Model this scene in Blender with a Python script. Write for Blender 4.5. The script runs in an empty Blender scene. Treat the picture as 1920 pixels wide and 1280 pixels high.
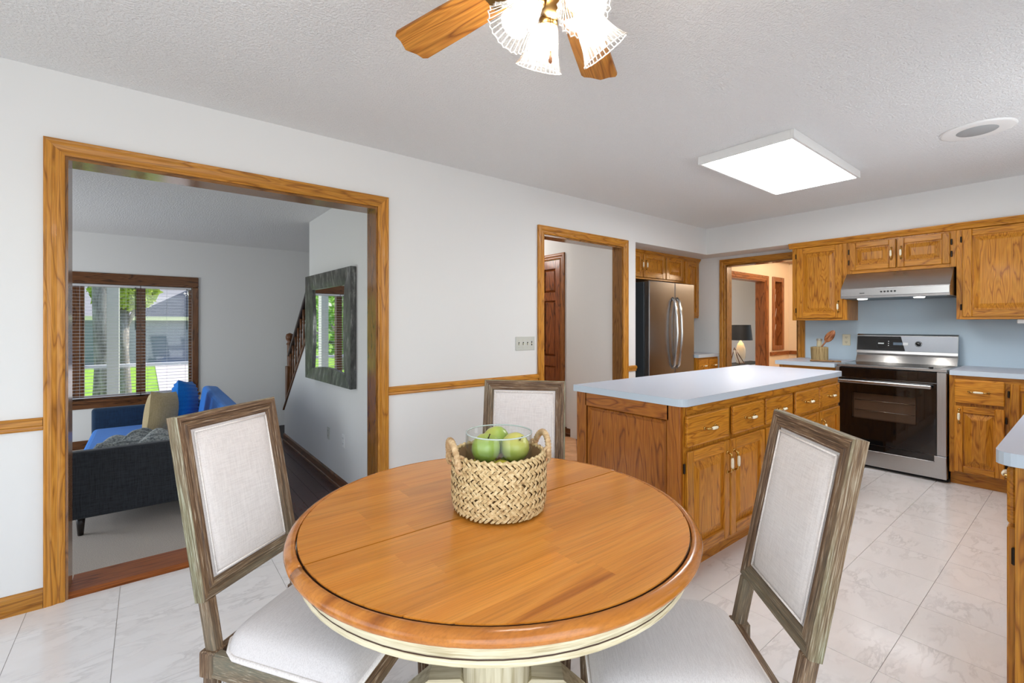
import bpy, bmesh, math, random
from mathutils import Vector, Matrix, Euler
random.seed(7)
PI = math.pi
SC = bpy.context.scene
COL = SC.collection
def R(a): return math.radians(a)

# ------------------------------------------------------------------ camera
YAW = 0.903429
cam = bpy.data.objects.new('camera', bpy.data.cameras.new('camera'))
COL.objects.link(cam)
cam.location = (0, 0, 1.27684)
cam.rotation_euler = (PI/2, 0, YAW - PI/2)
cam.data.sensor_width = 36.0
cam.data.lens = 866.69/1920*36.0
cam.data.shift_y = (608.17-640)/1920
cam.data.clip_start = 0.02
cam.data.clip_end = 300
SC.camera = cam

# ------------------------------------------------------------------ world, sun, exposure
world = bpy.data.worlds.new('world'); SC.world = world
world.use_nodes = True
wn = world.node_tree.nodes; wl = world.node_tree.links
sky = wn.new('ShaderNodeTexSky')
try:
    sky.sky_type = 'NISHITA'
    sky.sun_disc = False
    sky.sun_elevation = R(52); sky.sun_rotation = R(60)
    sky.air_density = 1.0; sky.dust_density = 1.5
except Exception:
    pass
bg = wn['Background']
wl.new(sky.outputs[0], bg.inputs[0])
bg.inputs[1].default_value = 0.28
SC.view_settings.view_transform = 'Standard'
SC.view_settings.look = 'None'
SC.view_settings.exposure = 0.2
SC.view_settings.gamma = 1.0
SC.view_settings.use_curve_mapping = False

def light(name, kind, loc, energy, color=(1,1,1), rot=(0,0,0), size=None, size_y=None, radius=None, spot=None):
    d = bpy.data.lights.new(name, kind); d.energy = energy; d.color = color
    if kind == 'AREA':
        d.shape = 'RECTANGLE'; d.size = size; d.size_y = size_y or size
    if radius is not None and kind in ('POINT', 'SPOT'): d.shadow_soft_size = radius
    if spot and kind == 'SPOT': d.spot_size = R(spot); d.spot_blend = .6
    o = bpy.data.objects.new(name, d); COL.objects.link(o)
    o.location = loc; o.rotation_euler = rot
    return o
sun = light('sun', 'SUN', (0, 20, 20), 4.2, (1, .95, .86), (R(38), R(10), R(70)))
sun.data.angle = R(1)
# area lamps added as fill daylight in window openings of the unseen walls
DAY = (.93, .965, 1.0)
light('fill_patio', 'AREA', (-.35, -.60, 1.12), 37, DAY, (R(90), 0, 0), 2.3, 1.9)
light('fill_bay', 'AREA', (-1.66, 1.15, 1.35), 13.5, DAY, (R(90), 0, R(-90)), 2.0, 1.5)
light('fill_sink', 'AREA', (3.55, -.60, 1.55), 15, DAY, (R(90), 0, 0), 1.3, .9)
light('fill_living', 'AREA', (-2.85, 5.6, .95), 50, DAY, (R(90), 0, R(-64)), 1.9, 1.5)

# ------------------------------------------------------------------ materials
def lin(v): return v/12.92 if v <= .04045 else ((v+.055)/1.055)**2.4
def rgb(r, g, b): return (lin(r/255), lin(g/255), lin(b/255), 1)
MATS = {}
class NT:
    def __init__(s, name):
        s.m = bpy.data.materials.new(name); s.m.use_nodes = True
        s.t = s.m.node_tree; s.n = s.t.nodes; s.l = s.t.links
        s.p = s.n['Principled BSDF']; s.out = s.n['Material Output']
    def node(s, typ, **kw):
        n = s.n.new(typ)
        for k, v in kw.items(): setattr(n, k, v)
        return n
    def link(s, a, b): s.l.new(a, b)
    def setp(s, **kw):
        names = dict(rough='Roughness', metal='Metallic', coat='Coat Weight', coatr='Coat Roughness', trans='Transmission Weight', ior='IOR', spec='Specular IOR Level', sheen='Sheen Weight', alpha='Alpha', sss='Subsurface Weight')
        for k, v in kw.items():
            s.p.inputs[names[k]].default_value = v
    def color(s, c): s.p.inputs['Base Color'].default_value = c
    def coords(s, scale=(1,1,1), rand=True, kind='Object'):
        tc = s.node('ShaderNodeTexCoord')
        v = tc.outputs[kind]
        if rand:
            oi = s.node('ShaderNodeObjectInfo')
            mu = s.node('ShaderNodeMath', operation='MULTIPLY'); mu.inputs[1].default_value = 41.7
            s.link(oi.outputs['Random'], mu.inputs[0])
            ad = s.node('ShaderNodeVectorMath', operation='ADD')
            s.link(v, ad.inputs[0]); s.link(mu.outputs[0], ad.inputs[1]); v = ad.outputs[0]
        mp = s.node('ShaderNodeMapping'); mp.inputs['Scale'].default_value = scale
        s.link(v, mp.inputs[0]); return mp.outputs[0]
    def noise(s, vec, scale, detail=3, rough=.5, dist=0):
        n = s.node('ShaderNodeTexNoise'); n.inputs['Scale'].default_value = scale
        n.inputs['Detail'].default_value = detail; n.inputs['Roughness'].default_value = rough
        n.inputs['Distortion'].default_value = dist
        s.link(vec, n.inputs['Vector']); return n.outputs['Fac']
    def ramp(s, fac, stops, interp='LINEAR'):
        r = s.node('ShaderNodeValToRGB'); r.color_ramp.interpolation = interp
        e = r.color_ramp.elements
        while len(e) < len(stops): e.new(.5)
        for i, (p, c) in enumerate(stops):
            e[i].position = p; e[i].color = c if len(c) == 4 else (*c, 1)
        s.link(fac, r.inputs[0]); return r.outputs[0]
    def math(s, op, a, b=None):
        n = s.node('ShaderNodeMath', operation=op)
        for i, v in enumerate((a, b)):
            if v is None: continue
            if isinstance(v, (int, float)): n.inputs[i].default_value = v
            else: s.link(v, n.inputs[i])
        return n.outputs[0]
    def mix(s, fac, a, b, mode='MIX'):
        n = s.node('ShaderNodeMix', data_type='RGBA', blend_type=mode)
        for k, v in ((0, fac), (6, a), (7, b)):
            if isinstance(v, (int, float)): n.inputs[k].default_value = v
            elif isinstance(v, tuple): n.inputs[k].default_value = v
            else: s.link(v, n.inputs[k])
        return n.outputs[2]
    def base(s, c): s.link(c, s.p.inputs['Base Color'])
    def bump(s, h, strength=.2, dist=.01):
        b = s.node('ShaderNodeBump'); b.inputs['Strength'].default_value = strength
        b.inputs['Distance'].default_value = dist
        s.link(h, b.inputs['Height']); s.link(b.outputs[0], s.p.inputs['Normal'])

def plain(name, c, rough=.5, metal=0, **kw):
    if name in MATS: return MATS[name]
    t = NT(name); t.color(c); t.setp(rough=rough, metal=metal, **kw)
    MATS[name] = t.m; return t.m
AX = {'x': 0, 'y': 1, 'z': 2}
def wood(name, light_, mid, dark, axis='z', ring=6.0, rough=.36, coat=.12, freq=11.0, pores=.35):
    if name in MATS: return MATS[name]
    t = NT(name)
    sc = [1, 1, 1]; sc[AX[axis]] = .13
    v = t.coords(tuple(sc))
    n1 = t.noise(v, freq, 2, .45, .25)
    ringv = t.math('PINGPONG', t.math('MULTIPLY', n1, ring), .5)
    ringv = t.math('MULTIPLY', ringv, 2.0)
    col = t.ramp(ringv, [(0, mid), (.5, light_), (.82, mid), (1, dark)])
    sc2 = [230, 230, 230]; sc2[AX[axis]] = 5.0
    v2 = t.coords(tuple(sc2))
    n2 = t.noise(v2, 1.0, 3, .6)
    pr = t.ramp(n2, [(.32, (1-pores,)*3), (.56, (1, 1, 1))])
    col = t.mix(1.0, col, pr, 'MULTIPLY')
    sc3 = [2.2, 2.2, 2.2]; sc3[AX[axis]] = .5
    n3 = t.noise(t.coords(tuple(sc3)), 1.0, 2)
    pr3 = t.ramp(n3, [(.3, (.84,)*3), (.7, (1.1,)*3)])
    col = t.mix(1.0, col, pr3, 'MULTIPLY')
    t.base(col); t.setp(rough=rough, coat=coat, coatr=.12, spec=.3)
    t.bump(n2, .12, .002)
    MATS[name] = t.m; return t.m
def oak(axis): return wood('oak_'+axis, rgb(200,138,52), rgb(186,122,40), rgb(150,94,28), axis, freq=14)
def oakc(axis): return wood('oak_cabinet_'+axis, rgb(206,140,44), rgb(190,122,32), rgb(152,90,20), axis, ring=6, freq=15)
def walnut(axis): return wood('brown_wood_'+axis, rgb(122,78,44), rgb(104,64,34), rgb(66,40,20), axis)
def tabletop(axis): return wood('table_top_'+axis, rgb(214,142,58), rgb(204,128,44), rgb(170,98,30), axis, ring=2, rough=.30, coat=.22, freq=9, pores=.22)

def weathered_reflect(axis):
    name = 'weathered_reflect_'+axis
    if name in MATS: return MATS[name]
    t = NT(name)
    sc = [300, 300, 300]; sc[AX[axis]] = 12
    v = t.coords(tuple(sc))
    n = t.noise(v, 1.0, 4, .65, .3)
    col = t.ramp(n, [(.34, rgb(62,44,30)), (.50, rgb(104,78,54)), (.60, rgb(134,108,80)), (.72, rgb(196,188,172))])
    sc = [9, 9, 9]; sc[AX[axis]] = 1.2
    n2 = t.noise(t.coords(tuple(sc)), 1.0, 2)
    col = t.mix(t.ramp(n2, [(.5, (0,)*3), (.8, (.40,)*3)]), col, rgb(140,150,132))  # grey-green tint paints the outdoor reflection over the worn wood
    t.base(col); t.setp(rough=.62); t.bump(n, .4, .003)
    MATS[name] = t.m; return t.m
def washed_reflect(axis):
    name = 'washed_reflect_'+axis
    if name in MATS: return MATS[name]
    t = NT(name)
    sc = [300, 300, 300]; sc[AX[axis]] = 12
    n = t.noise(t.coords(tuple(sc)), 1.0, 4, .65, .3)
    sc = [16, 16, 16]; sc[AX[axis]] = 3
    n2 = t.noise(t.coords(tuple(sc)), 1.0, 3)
    a = t.ramp(n, [(.36, rgb(84,72,50)), (.52, rgb(126,120,90)), (.68, rgb(180,184,164))])  # pale green ramp: reflected outdoor light put into the side faces' colour
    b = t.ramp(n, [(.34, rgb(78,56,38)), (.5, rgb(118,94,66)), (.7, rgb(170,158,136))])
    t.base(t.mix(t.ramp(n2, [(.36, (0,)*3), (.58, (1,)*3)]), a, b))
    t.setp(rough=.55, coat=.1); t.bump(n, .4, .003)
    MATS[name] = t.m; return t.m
def whitewash(axis):
    name = 'whitewash_'+axis
    if name in MATS: return MATS[name]
    t = NT(name)
    sc = [70, 70, 70]
    if axis == 'h': sc = [10, 10, 220]
    else: sc[AX[axis]] = 4
    n = t.noise(t.coords(tuple(sc)), 1.0, 3, .6)
    t.base(t.ramp(n, [(.3, rgb(176,162,124)), (.55, rgb(218,208,176)), (.8, rgb(230,222,196))]))
    t.setp(rough=.5, coat=.1); t.bump(n, .15, .002)
    MATS[name] = t.m; return t.m
def fabric(name, c, c2, scale=420, strength=.25):
    if name in MATS: return MATS[name]
    t = NT(name)
    a = t.noise(t.coords((scale, scale, scale*.05)), 1.0, 2, .6)
    b = t.noise(t.coords((scale*.05, scale, scale)), 1.0, 2, .6)
    w = t.math('MULTIPLY', t.math('ADD', a, b), .5)
    t.base(t.ramp(w, [(.36, c2), (.58, c)]))
    t.setp(rough=.92, sheen=.15); t.bump(w, strength, .002)
    MATS[name] = t.m; return t.m
def marble():
    if 'marble_tile' in MATS: return MATS['marble_tile']
    t = NT('marble_tile')
    v = t.coords((2.2, 5.5, 2.2))
    n = t.noise(v, 1.9, 5, .6, .45)
    vein = t.ramp(n, [(.44, (0,)*3), (.50, (1,)*3), (.535, (0,)*3)])
    n0 = t.noise(t.coords((3, 3, 3)), 1.3, 3)
    patch = t.ramp(n0, [(.42, (0,)*3), (.72, (1,)*3)])
    f = t.math('MULTIPLY', t.math('MULTIPLY', vein, patch), .55)
    cloud = t.ramp(n, [(.2, rgb(236,233,231)), (.8, rgb(246,244,243))])
    t.base(t.mix(f, cloud, rgb(190,186,184)))
    t.setp(rough=.16, coat=.25, coatr=.1)
    MATS['marble_tile'] = t.m; return t.m
def textured(name, c, scale, strength, rough=.9, dist=.004):
    if name in MATS: return MATS[name]
    t = NT(name); t.color(c); t.setp(rough=rough)
    n = t.noise(t.coords((1,1,1), rand=False), scale, 3, .6)
    t.bump(t.ramp(n, [(.4, (0,)*3), (.62, (1,)*3)]), strength, dist)
    MATS[name] = t.m; return t.m
def emit(name, c, s):
    if name in MATS: return MATS[name]
    t = NT(name); t.color(c); t.p.inputs['Emission Color'].default_value = c
    t.p.inputs['Emission Strength'].default_value = s
    MATS[name] = t.m; return t.m
def steel(name='steel', axis='y', c=rgb(178,178,178), rough=.28):
    key = name+axis
    if key in MATS: return MATS[key]
    t = NT(key); sc = [500, 500, 500]; sc[AX[axis]] = 4
    n = t.noise(t.coords(tuple(sc)), 1.0, 2)
    t.base(t.mix(1.0, t.ramp(n, [(.3, (.88,)*3), (.7, (1.06,)*3)]), c, 'MULTIPLY'))
    t.setp(metal=1.0, rough=rough); t.bump(n, .05, .0006)
    MATS[key] = t.m; return t.m
def glassy(name, c=(1,1,1,1), clear=.8, rough=.03):
    # thin glass: see-through with a mirror-like film, lets light pass
    if name in MATS: return MATS[name]
    t = NT(name)
    tr = t.node('ShaderNodeBsdfTransparent'); tr.inputs[0].default_value = c
    gl = t.node('ShaderNodeBsdfGlossy'); gl.inputs['Roughness'].default_value = rough
    fr = t.node('ShaderNodeLayerWeight'); fr.inputs[0].default_value = .5
    k = t.math('ADD', t.math('MULTIPLY', t.math('POWER', fr.outputs['Facing'], 4.0), .55), .03)
    mx = t.node('ShaderNodeMixShader'); t.link(k, mx.inputs[0])
    t.link(tr.outputs[0], mx.inputs[1]); t.link(gl.outputs[0], mx.inputs[2])
    t.link(mx.outputs[0], t.out.inputs[0])
    MATS[name] = t.m; return t.m

WALL = textured('wall_paint', rgb(226,226,224), 260, .05, .85, .001)
CEIL = textured('ceiling_texture', rgb(234,234,233), 95, .55, .95, .007)
WALL_BLUE = textured('wall_blue', rgb(186,205,218), 240, .05, .7, .001)
WALL_WARM_LIT = textured('wall_warm_lit', rgb(236,214,186), 240, .05, .8, .001)  # entry wall colour carries the warm lamp's peach light
LAMINATE = plain('laminate', rgb(186,192,204), .45, coat=.1)
LAMEDGE = plain('laminate_edge', rgb(190,204,216), .4)
BRASS = plain('brass', rgb(196,160,92), .25, 1)
PORCELAIN = plain('porcelain', rgb(240,232,205), .25, coat=.5)
BLACK = plain('black_gloss', rgb(10,10,11), .08, coat=.5)
BLACKM = plain('black_matte', rgb(16,16,17), .5)
DARK = plain('dark_hinge', rgb(40,32,24), .45, .6)
IVORY = plain('ivory_plastic', rgb(222,216,190), .4)
GREYPLATE = plain('plate_grey', rgb(196,198,190), .4)
WHITEP = plain('white_plastic', rgb(236,236,234), .45)
MIRROR = plain('mirror', rgb(235,238,240), .02, 1)
GROUT = plain('tile_grout', rgb(214,208,204), .6)

# ------------------------------------------------------------------ mesh builder
class MB:
    def __init__(s): s.bm = bmesh.new(); s.M = Matrix.Identity(4); s.mats = []
    def mi(s, m):
        if m is None: return 0
        if m not in s.mats: s.mats.append(m)
        return s.mats.index(m)
    def _fin(s, verts, m, smooth):
        fs = set(f for v in verts for f in v.link_faces)
        i = s.mi(m)
        for f in fs: f.material_index = i; f.smooth = smooth
    def box(s, x0, x1, y0, y1, z0, z1, m=None, bev=0, seg=1):
        g = bmesh.ops.create_cube(s.bm, size=1.0)
        vs = g['verts']
        c = Vector(((x0+x1)/2, (y0+y1)/2, (z0+z1)/2)); d = (abs(x1-x0), abs(y1-y0), abs(z1-z0))
        for v in vs: v.co = s.M @ (Vector((v.co.x*d[0], v.co.y*d[1], v.co.z*d[2])) + c)
        if bev:
            es = list(set(e for v in vs for e in v.link_edges))
            r = bmesh.ops.bevel(s.bm, geom=es, offset=min(bev, .45*min(d)), segments=seg, affect='EDGES', profile=.5)
            vs = list(set(r['verts']) | set(v for f in r['faces'] for v in f.verts))
            fs = set(f for v in vs for f in v.link_faces)
            vs = list(set(v for f in fs for v in f.verts))
        s._fin(vs, m, False); return s
    def raw(s, pts, faces, m=None, smooth=False):
        vs = [s.bm.verts.new(s.M @ Vector(p)) for p in pts]
        i = s.mi(m)
        for f in faces:
            try:
                fc = s.bm.faces.new([vs[k] for k in f]); fc.material_index = i; fc.smooth = smooth
            except ValueError: pass
        return vs
    def prism(s, poly, axis, a0, a1, m=None, smooth=False):
        # poly: 2D points in the two other axes (cyclic order x->y->z)
        n = len(poly)
        def P(p, a):
            return {'x': (a, p[0], p[1]), 'y': (p[0], a, p[1]), 'z': (p[0], p[1], a)}[axis]
        pts = [P(p, a0) for p in poly] + [P(p, a1) for p in poly]
        fs = [tuple(range(n))[::-1], tuple(range(n, 2*n))] + [(i, (i+1) % n, n+(i+1) % n, n+i) for i in range(n)]
        s.raw(pts, fs, m, smooth); return s
    def lathe(s, prof, seg=24, c=(0,0,0), m=None, smooth=True, a0=0, a1=2*PI, M=None, close=False):
        full = abs(a1-a0-2*PI) < 1e-6
        n = seg if full else seg+1
        pts = []
        for i in range(n):
            a = a0+(a1-a0)*i/seg
            for r, z in prof:
                p = Vector((r*math.cos(a), r*math.sin(a), z))
                if M is not None: p = M @ p
                pts.append(p+Vector(c))
        k = len(prof); fs = []
        for i in range(seg):
            j = (i+1) % n
            for q in range(k-1 if not close else k):
                q2 = (q+1) % k
                fs.append((i*k+q, j*k+q, j*k+q2, i*k+q2))
        if not full and close:
            fs.append(tuple(range(k))); fs.append(tuple((n-1)*k+q for q in range(k))[::-1])
        vs = s.raw(pts, fs, m, smooth)
        bmesh.ops.remove_doubles(s.bm, verts=vs, dist=1e-6); return s
    def tube(s, path, rad, seg=8, m=None, smooth=True, cap=True, flat=1.0):
        path = [Vector(p) for p in path]; n = len(path)
        if not isinstance(rad, (list, tuple)): rad = [rad]*n
        pts = []; up0 = None
        for i, p in enumerate(path):
            t = (path[min(i+1, n-1)] - path[max(i-1, 0)]).normalized()
            if up0 is None:
                up0 = Vector((0,0,1)) if abs(t.z) < .9 else Vector((1,0,0))
            a = t.cross(up0).normalized(); b = a.cross(t).normalized(); up0 = b
            for k in range(seg):
                w = 2*PI*k/seg
                pts.append(p + a*math.cos(w)*rad[i] + b*math.sin(w)*rad[i]*flat)
        fs = [(i*seg+k, i*seg+(k+1) % seg, (i+1)*seg+(k+1) % seg, (i+1)*seg+k) for i in range(n-1) for k in range(seg)]
        if cap: fs += [tuple(range(seg))[::-1], tuple((n-1)*seg+k for k in range(seg))]
        s.raw(pts, fs, m, smooth); return s
    def bar(s, p0, p1, w, h, m=None, bev=0, up=(0,0,1)):
        p0 = Vector(p0); p1 = Vector(p1); d = p1-p0; L = d.length
        x = d.normalized(); z = Vector(up); y = z.cross(x).normalized(); z = x.cross(y)
        M0 = s.M; T = Matrix((x, y, z)).transposed().to_4x4(); T.translation = p0
        s.M = M0 @ T; s.box(0, L, -w/2, w/2, -h/2, h/2, m, bev); s.M = M0; return s
    def grid(s, nu, nv, fn, m=None, smooth=True, wrap_u=False):
        pts = [fn(i/(nu-1) if not wrap_u else i/nu, j/(nv-1)) for i in range(nu) for j in range(nv)]
        fs = []
        for i in range(nu if wrap_u else nu-1):
            for j in range(nv-1):
                i2 = (i+1) % nu
                fs.append((i*nv+j, i2*nv+j, i2*nv+j+1, i*nv+j+1))
        s.raw(pts, fs, m, smooth); return s
    def build(s, name, parent=None, m=None, loc=None, **props):
        bmesh.ops.recalc_face_normals(s.bm, faces=s.bm.faces[:])
        me = bpy.data.meshes.new(name)
        if loc is not None: bmesh.ops.translate(s.bm, verts=s.bm.verts[:], vec=-Vector(loc))
        s.bm.to_mesh(me); s.bm.free()
        if not s.mats and m is not None: s.mats = [m]
        for mt in (s.mats or [m or WALL]): me.materials.append(mt)
        o = bpy.data.objects.new(name, me); COL.objects.link(o)
        if loc is not None: o.location = loc
        if parent is not None: o.parent = parent
        for k, v in props.items(): o[k] = v
        return o
def empty(name, loc=(0,0,0), rz=0, label=None, cat=None, group=None, rot=None):
    o = bpy.data.objects.new(name, None); COL.objects.link(o)
    o.empty_display_size = .05
    o.location = loc; o.rotation_euler = rot or (0, 0, rz)
    if label: o['label'] = label
    if cat: o['category'] = cat
    if group: o['group'] = group
    return o
def tag(o, label, cat, group=None):
    o['label'] = label; o['category'] = cat
    if group: o['group'] = group
    return o
def struct(o, label=None):
    o['kind'] = 'structure'
    if label: o['label'] = label
    return o
def boxes(lst, m, bev=0):
    b = MB()
    for q in lst: b.box(*q[:6], q[6] if len(q) > 6 else m, bev)
    return b
def copy_tree(o, parent=None):
    c = o.copy(); COL.objects.link(c); c.parent = parent
    for ch in list(o.children): copy_tree(ch, c)
    return c

# ------------------------------------------------------------------ the setting
YW, YB = 2.961, 3.081           # left wall faces
XS, XW = 5.349, 5.68            # soffit face, back wall face
XF, YR = -1.75, -.68            # unseen walls behind the camera
H = 2.44; FL = -.20; HL = 2.375; XM = 1.365; YL = 7.45

# floor: grout bed + single tiles
fl = struct(boxes([(XF, XW, YR, YW+.01, -.06, -.004)], GROUT).build('floor'), 'white marble look tile floor')
PT = .3172; X0T = -.105; Y0T = .503
mt = marble()
tb = MB(); g = .0011
tb.prism([(g, g), (PT-g, g), (PT-g, PT-g), (g, PT-g)], 'z', -.006, 0, mt)
tile0 = tb.build('tile', fl)
cnt = 0; rest = MB()
first = True
for i in range(-6, 20):
    for j in range(-4, 9):
        x = X0T+i*PT; y = Y0T+j*PT
        xa, xb, ya, yb = max(x, XF), min(x+PT, XW), max(y, YR), min(y+PT, YW)
        if xb-xa < .01 or yb-ya < .01: continue
        fwd = (x+PT/2)*.6189+(y+PT/2)*.7854
        whole = (xb-xa > PT-1e-4 and yb-ya > PT-1e-4)
        if fwd > .55:
            if whole:
                if first: o = tile0; first = False
                else: o = tile0.copy(); COL.objects.link(o); o.parent = fl
                o.location = (x, y, 0)
            else:
                q = MB(); q.prism([(xa-x+g, ya-y+g), (xb-x-g, ya-y+g), (xb-x-g, yb-y-g), (xa-x+g, yb-y-g)], 'z', -.006, 0, mt)
                o = q.build('tile', fl); o.location = (x, y, 0)
            cnt += 1
        else:
            rest.prism([(xa+g, ya+g), (xb-g, ya+g), (xb-g, yb-g), (xa+g, yb-g)], 'z', -.006, 0, mt)
rest.build('tile_field', fl, kind='stuff')
# alcove floor behind the fridge
struct(boxes([(3.957, XW, YW+.01, 3.70, -.06, 0)], mt).build('floor_alcove'))
# ceiling
struct(boxes([(XF-.12, XW+.12, YR-.12, YW, H, H+.1)], CEIL).build('ceiling'), 'white textured ceiling')
# walls: left wall with two cased openings and the alcove
D1 = (-.31, 1.205, 2.06); D2 = (2.668, 3.757, 2.06)
struct(boxes([(XF-.12, D1[0], YW, YB, -.25, H+.1), (D1[0], D1[1], YW, YB, D1[2], H+.1), (D1[1], D2[0], YW, YB, -.25, H+.1),
              (D2[0], D2[1], YW, YB, D2[2], H+.1), (D2[1], 3.957, YW, 3.70, 0, H+.1),
              (3.957, XW, YW, 3.70, 2.128, H+.1)], WALL).build('wall_left'), 'long white wall with two cased openings')
struct(boxes([(3.80, XW+.12, 3.70, 3.80, 0, H+.1)], WALL).build('wall_alcove'))
# back wall: blue, doorway
D3 = (2.065, 2.890, 2.02)
struct(boxes([(XW, XW+.12, YR-.12, D3[0], 0, H), (XW, XW+.12, D3[0], D3[1], D3[2], H, WALL), (XW, XW+.12, D3[1], 3.80, 0, H, WALL)], WALL_BLUE).build("wall_back"), "pale blue kitchen wall behind the range")
struct(boxes([(XS, XW, YR, YW, 2.126, H)], WALL).build('wall_soffit'), 'white soffit above the upper cabinets')
# unseen walls with window openings
def wall_with_hole(axis, pos, t, a0, a1, hole, name, z0=-.0, z1=H+.1, mat=WALL):
    h0, h1, hz0, hz1 = hole
    L = [(a0, h0, z0, z1), (h1, a1, z0, z1), (h0, h1, z0, hz0), (h0, h1, hz1, z1)]
    b = MB()
    for (p, q, u, v) in L:
        if v-u < 1e-4 or q-p < 1e-4: continue
        if axis == 'y': b.box(p, q, pos, pos+t, u, v, mat)
        else: b.box(pos, pos+t, p, q, u, v, mat)
    return struct(b.build(name))
b = MB()
for q in [(XF-.12, -1.5, 0, H+.1), (.8, 2.9, 0, H+.1), (4.2, XW, 0, H+.1), (-1.5, .8, 2.08, H+.1), (2.9, 4.2, 0, 1.08), (2.9, 4.2, 2.02, H+.1)]:
    b.box(q[0], q[1], YR-.12, YR, q[2], q[3], WALL)
struct(b.build('wall_right'))
wall_with_hole('x', XF-.12, .12, YR-.12, YW, (.15, 2.15, .6, 2.1), 'wall_front')
def window_frame(name, axis, pos, a0, a1, z0, z1, n=2, mat=None, t=.1):
    b = MB(); w = .06; m = mat or oak('z')
    def bx(p, q, u, v):
        if axis == 'y': b.box(p, q, pos, pos+t, u, v, m)
        else: b.box(pos, pos+t, p, q, u, v, m)
    bx(a0, a0+w, z0, z1); bx(a1-w, a1, z0, z1); bx(a0+w, a1-w, z0, z0+w); bx(a0+w, a1-w, z1-w, z1)
    for k in range(1, n):
        c = a0+(a1-a0)*k/n; bx(c-w/2, c+w/2, z0+w, z1-w)
    return struct(b.build(name))
window_frame('window_2', 'y', YR-.11, -1.5, .8, 0, 2.08, 2)
window_frame('window_3', 'y', YR-.11, 2.9, 4.2, 1.08, 2.02, 2)
window_frame('window_4', 'x', XF-.11, .15, 2.15, .6, 2.1, 3)

# casings -----------------------------------------------------------
CPROF = [(-.004, 0), (-.004, .012), (.004, .016), (.012, .013), (.022, .013), (.040, .019), (.054, .019), (.060, .021), (.066, .021), (.066, 0)]
def casing(name, plane, pos, out, a0, a1, zt, z0=0, prof=CPROF, mv=None, mh=None):
    # three-sided mitred casing around an opening a0..a1 up to zt, standing out of the plane in direction out
    b = MB(); mv = mv or oak('z'); mh = mh or oak('x' if plane == 'y' else 'y')
    path = [(a0, z0, -1, 0), (a0, zt, -1, 1), (a1, zt, 1, 1), (a1, z0, 1, 0)]
    k = len(prof)
    for i in range(3):
        pts = []
        for (a, z, da, dz) in (path[i], path[i+1]):
            for (w, t) in prof:
                aa, zz, pp = a+da*w, z+dz*w, pos+out*t
                pts.append((aa, pp, zz) if plane == 'y' else (pp, aa, zz))
        b.raw(pts, [(q, q+1, k+q+1, k+q) for q in range(k-1)] + [tuple(range(k)), tuple(range(k, 2*k))], mh if i == 1 else mv)
    return struct(b.build(name))
def jamb(name, plane, p0, p1, a0, a1, zt, z0=0, t=.02, mat=None):
    b = MB(); m = mat or wood('oak_jamb_z', rgb(150,102,48), rgb(132,88,38), rgb(100,62,24), 'z', rough=.2, coat=.45, freq=14); m2 = mat or wood('oak_jamb_'+('x' if plane == 'y' else 'y'), rgb(150,102,48), rgb(132,88,38), rgb(100,62,24), 'x' if plane == 'y' else 'y', rough=.2, coat=.45, freq=14)  # oak darkened in colour for the dim room the jamb reflects
    def bx(a, c, u, v, mm):
        if plane == 'y': b.box(a, c, p0, p1, u, v, mm)
        else: b.box(p0, p1, a, c, u, v, mm)
    bx(a0-t, a0, z0, zt+t, m); bx(a1, a1+t, z0, zt+t, m); bx(a0, a1, zt, zt+t, m2)
    return struct(b.build(name))
# the openings' jambs are let into the wall thickness
def shrink(d, e=.02): return d
casing('trim_1', 'y', YW, -1, D1[0]+.006, D1[1]-.004, D1[2]); jamb('trim_2', 'y', YW-.001, YB+.03, D1[0]+.02, D1[1]-.02, D1[2]-.02, -.0)
casing('trim_3', 'y', YW, -1, D2[0]+.006, D2[1]-.004, D2[2]); jamb('trim_4', 'y', YW-.001, YB+.001, D2[0]+.02, D2[1]-.02, D2[2]-.02)
casing('trim_5', 'x', XW, -1, D3[0]-.002, D3[1]+.002, D3[2]+.002); jamb('trim_6', 'x', XW-.001, XW+.121, D3[0]+.018, D3[1]-.018, D3[2]-.018)
casing('trim_7', 'y', YB, 1, D1[0]+.006, D1[1]-.004, D1[2], FL)
# chair rail and baseboards on the left wall
RP = [(0, .800), (-.010, .800), (-.014, .808), (-.012, .818), (-.022, .826), (-.022, .846), (-.014, .852), (-.008, .857), (0, .857)]
def rail(name, x0, x1):
    b = MB(); b.prism([(YW+p[0], p[1]) for p in RP], 'x', x0, x1, oak('x')); return struct(b.build(name))
rail('trim_rail_1', XF, D1[0]-.062); rail('trim_rail_2', D1[1]+.064, D2[0]-.061); rail('trim_rail_3', D2[1]+.066, 3.957)
BP = [(0, 0), (-.020, 0), (-.020, .018), (-.012, .024), (-.012, .070), (-.006, .082), (0, .086)]
def base(name, x0, x1):
    b = MB(); b.prism([(YW+p[0], p[1]) for p in BP], 'x', x0, x1, oak('x')); return struct(b.build(name))
base('baseboard_1', XF, D1[0]-.062); base('baseboard_2', D1[1]+.064, D2[0]-.061); base('baseboard_3', D2[1]+.066, 3.957)
# oak threshold step down into the living room
b = MB(); b.prism([(YW+.012, -.01), (YW+.006, .012), (YW+.02, .024), (YW+.215, .024), (YW+.225, .012), (YW+.225, -.012), (YW+.14, -.012), (YW+.14, FL), (YW+.118, FL), (YW+.118, -.012)], 'x', D1[0]+.02, D1[1]-.02, wood('threshold_wood', rgb(168,96,44), rgb(150,82,34), rgb(110,56,20), 'x'))
struct(b.build('trim_threshold'), 'varnished wood threshold under the wide opening')

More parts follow.
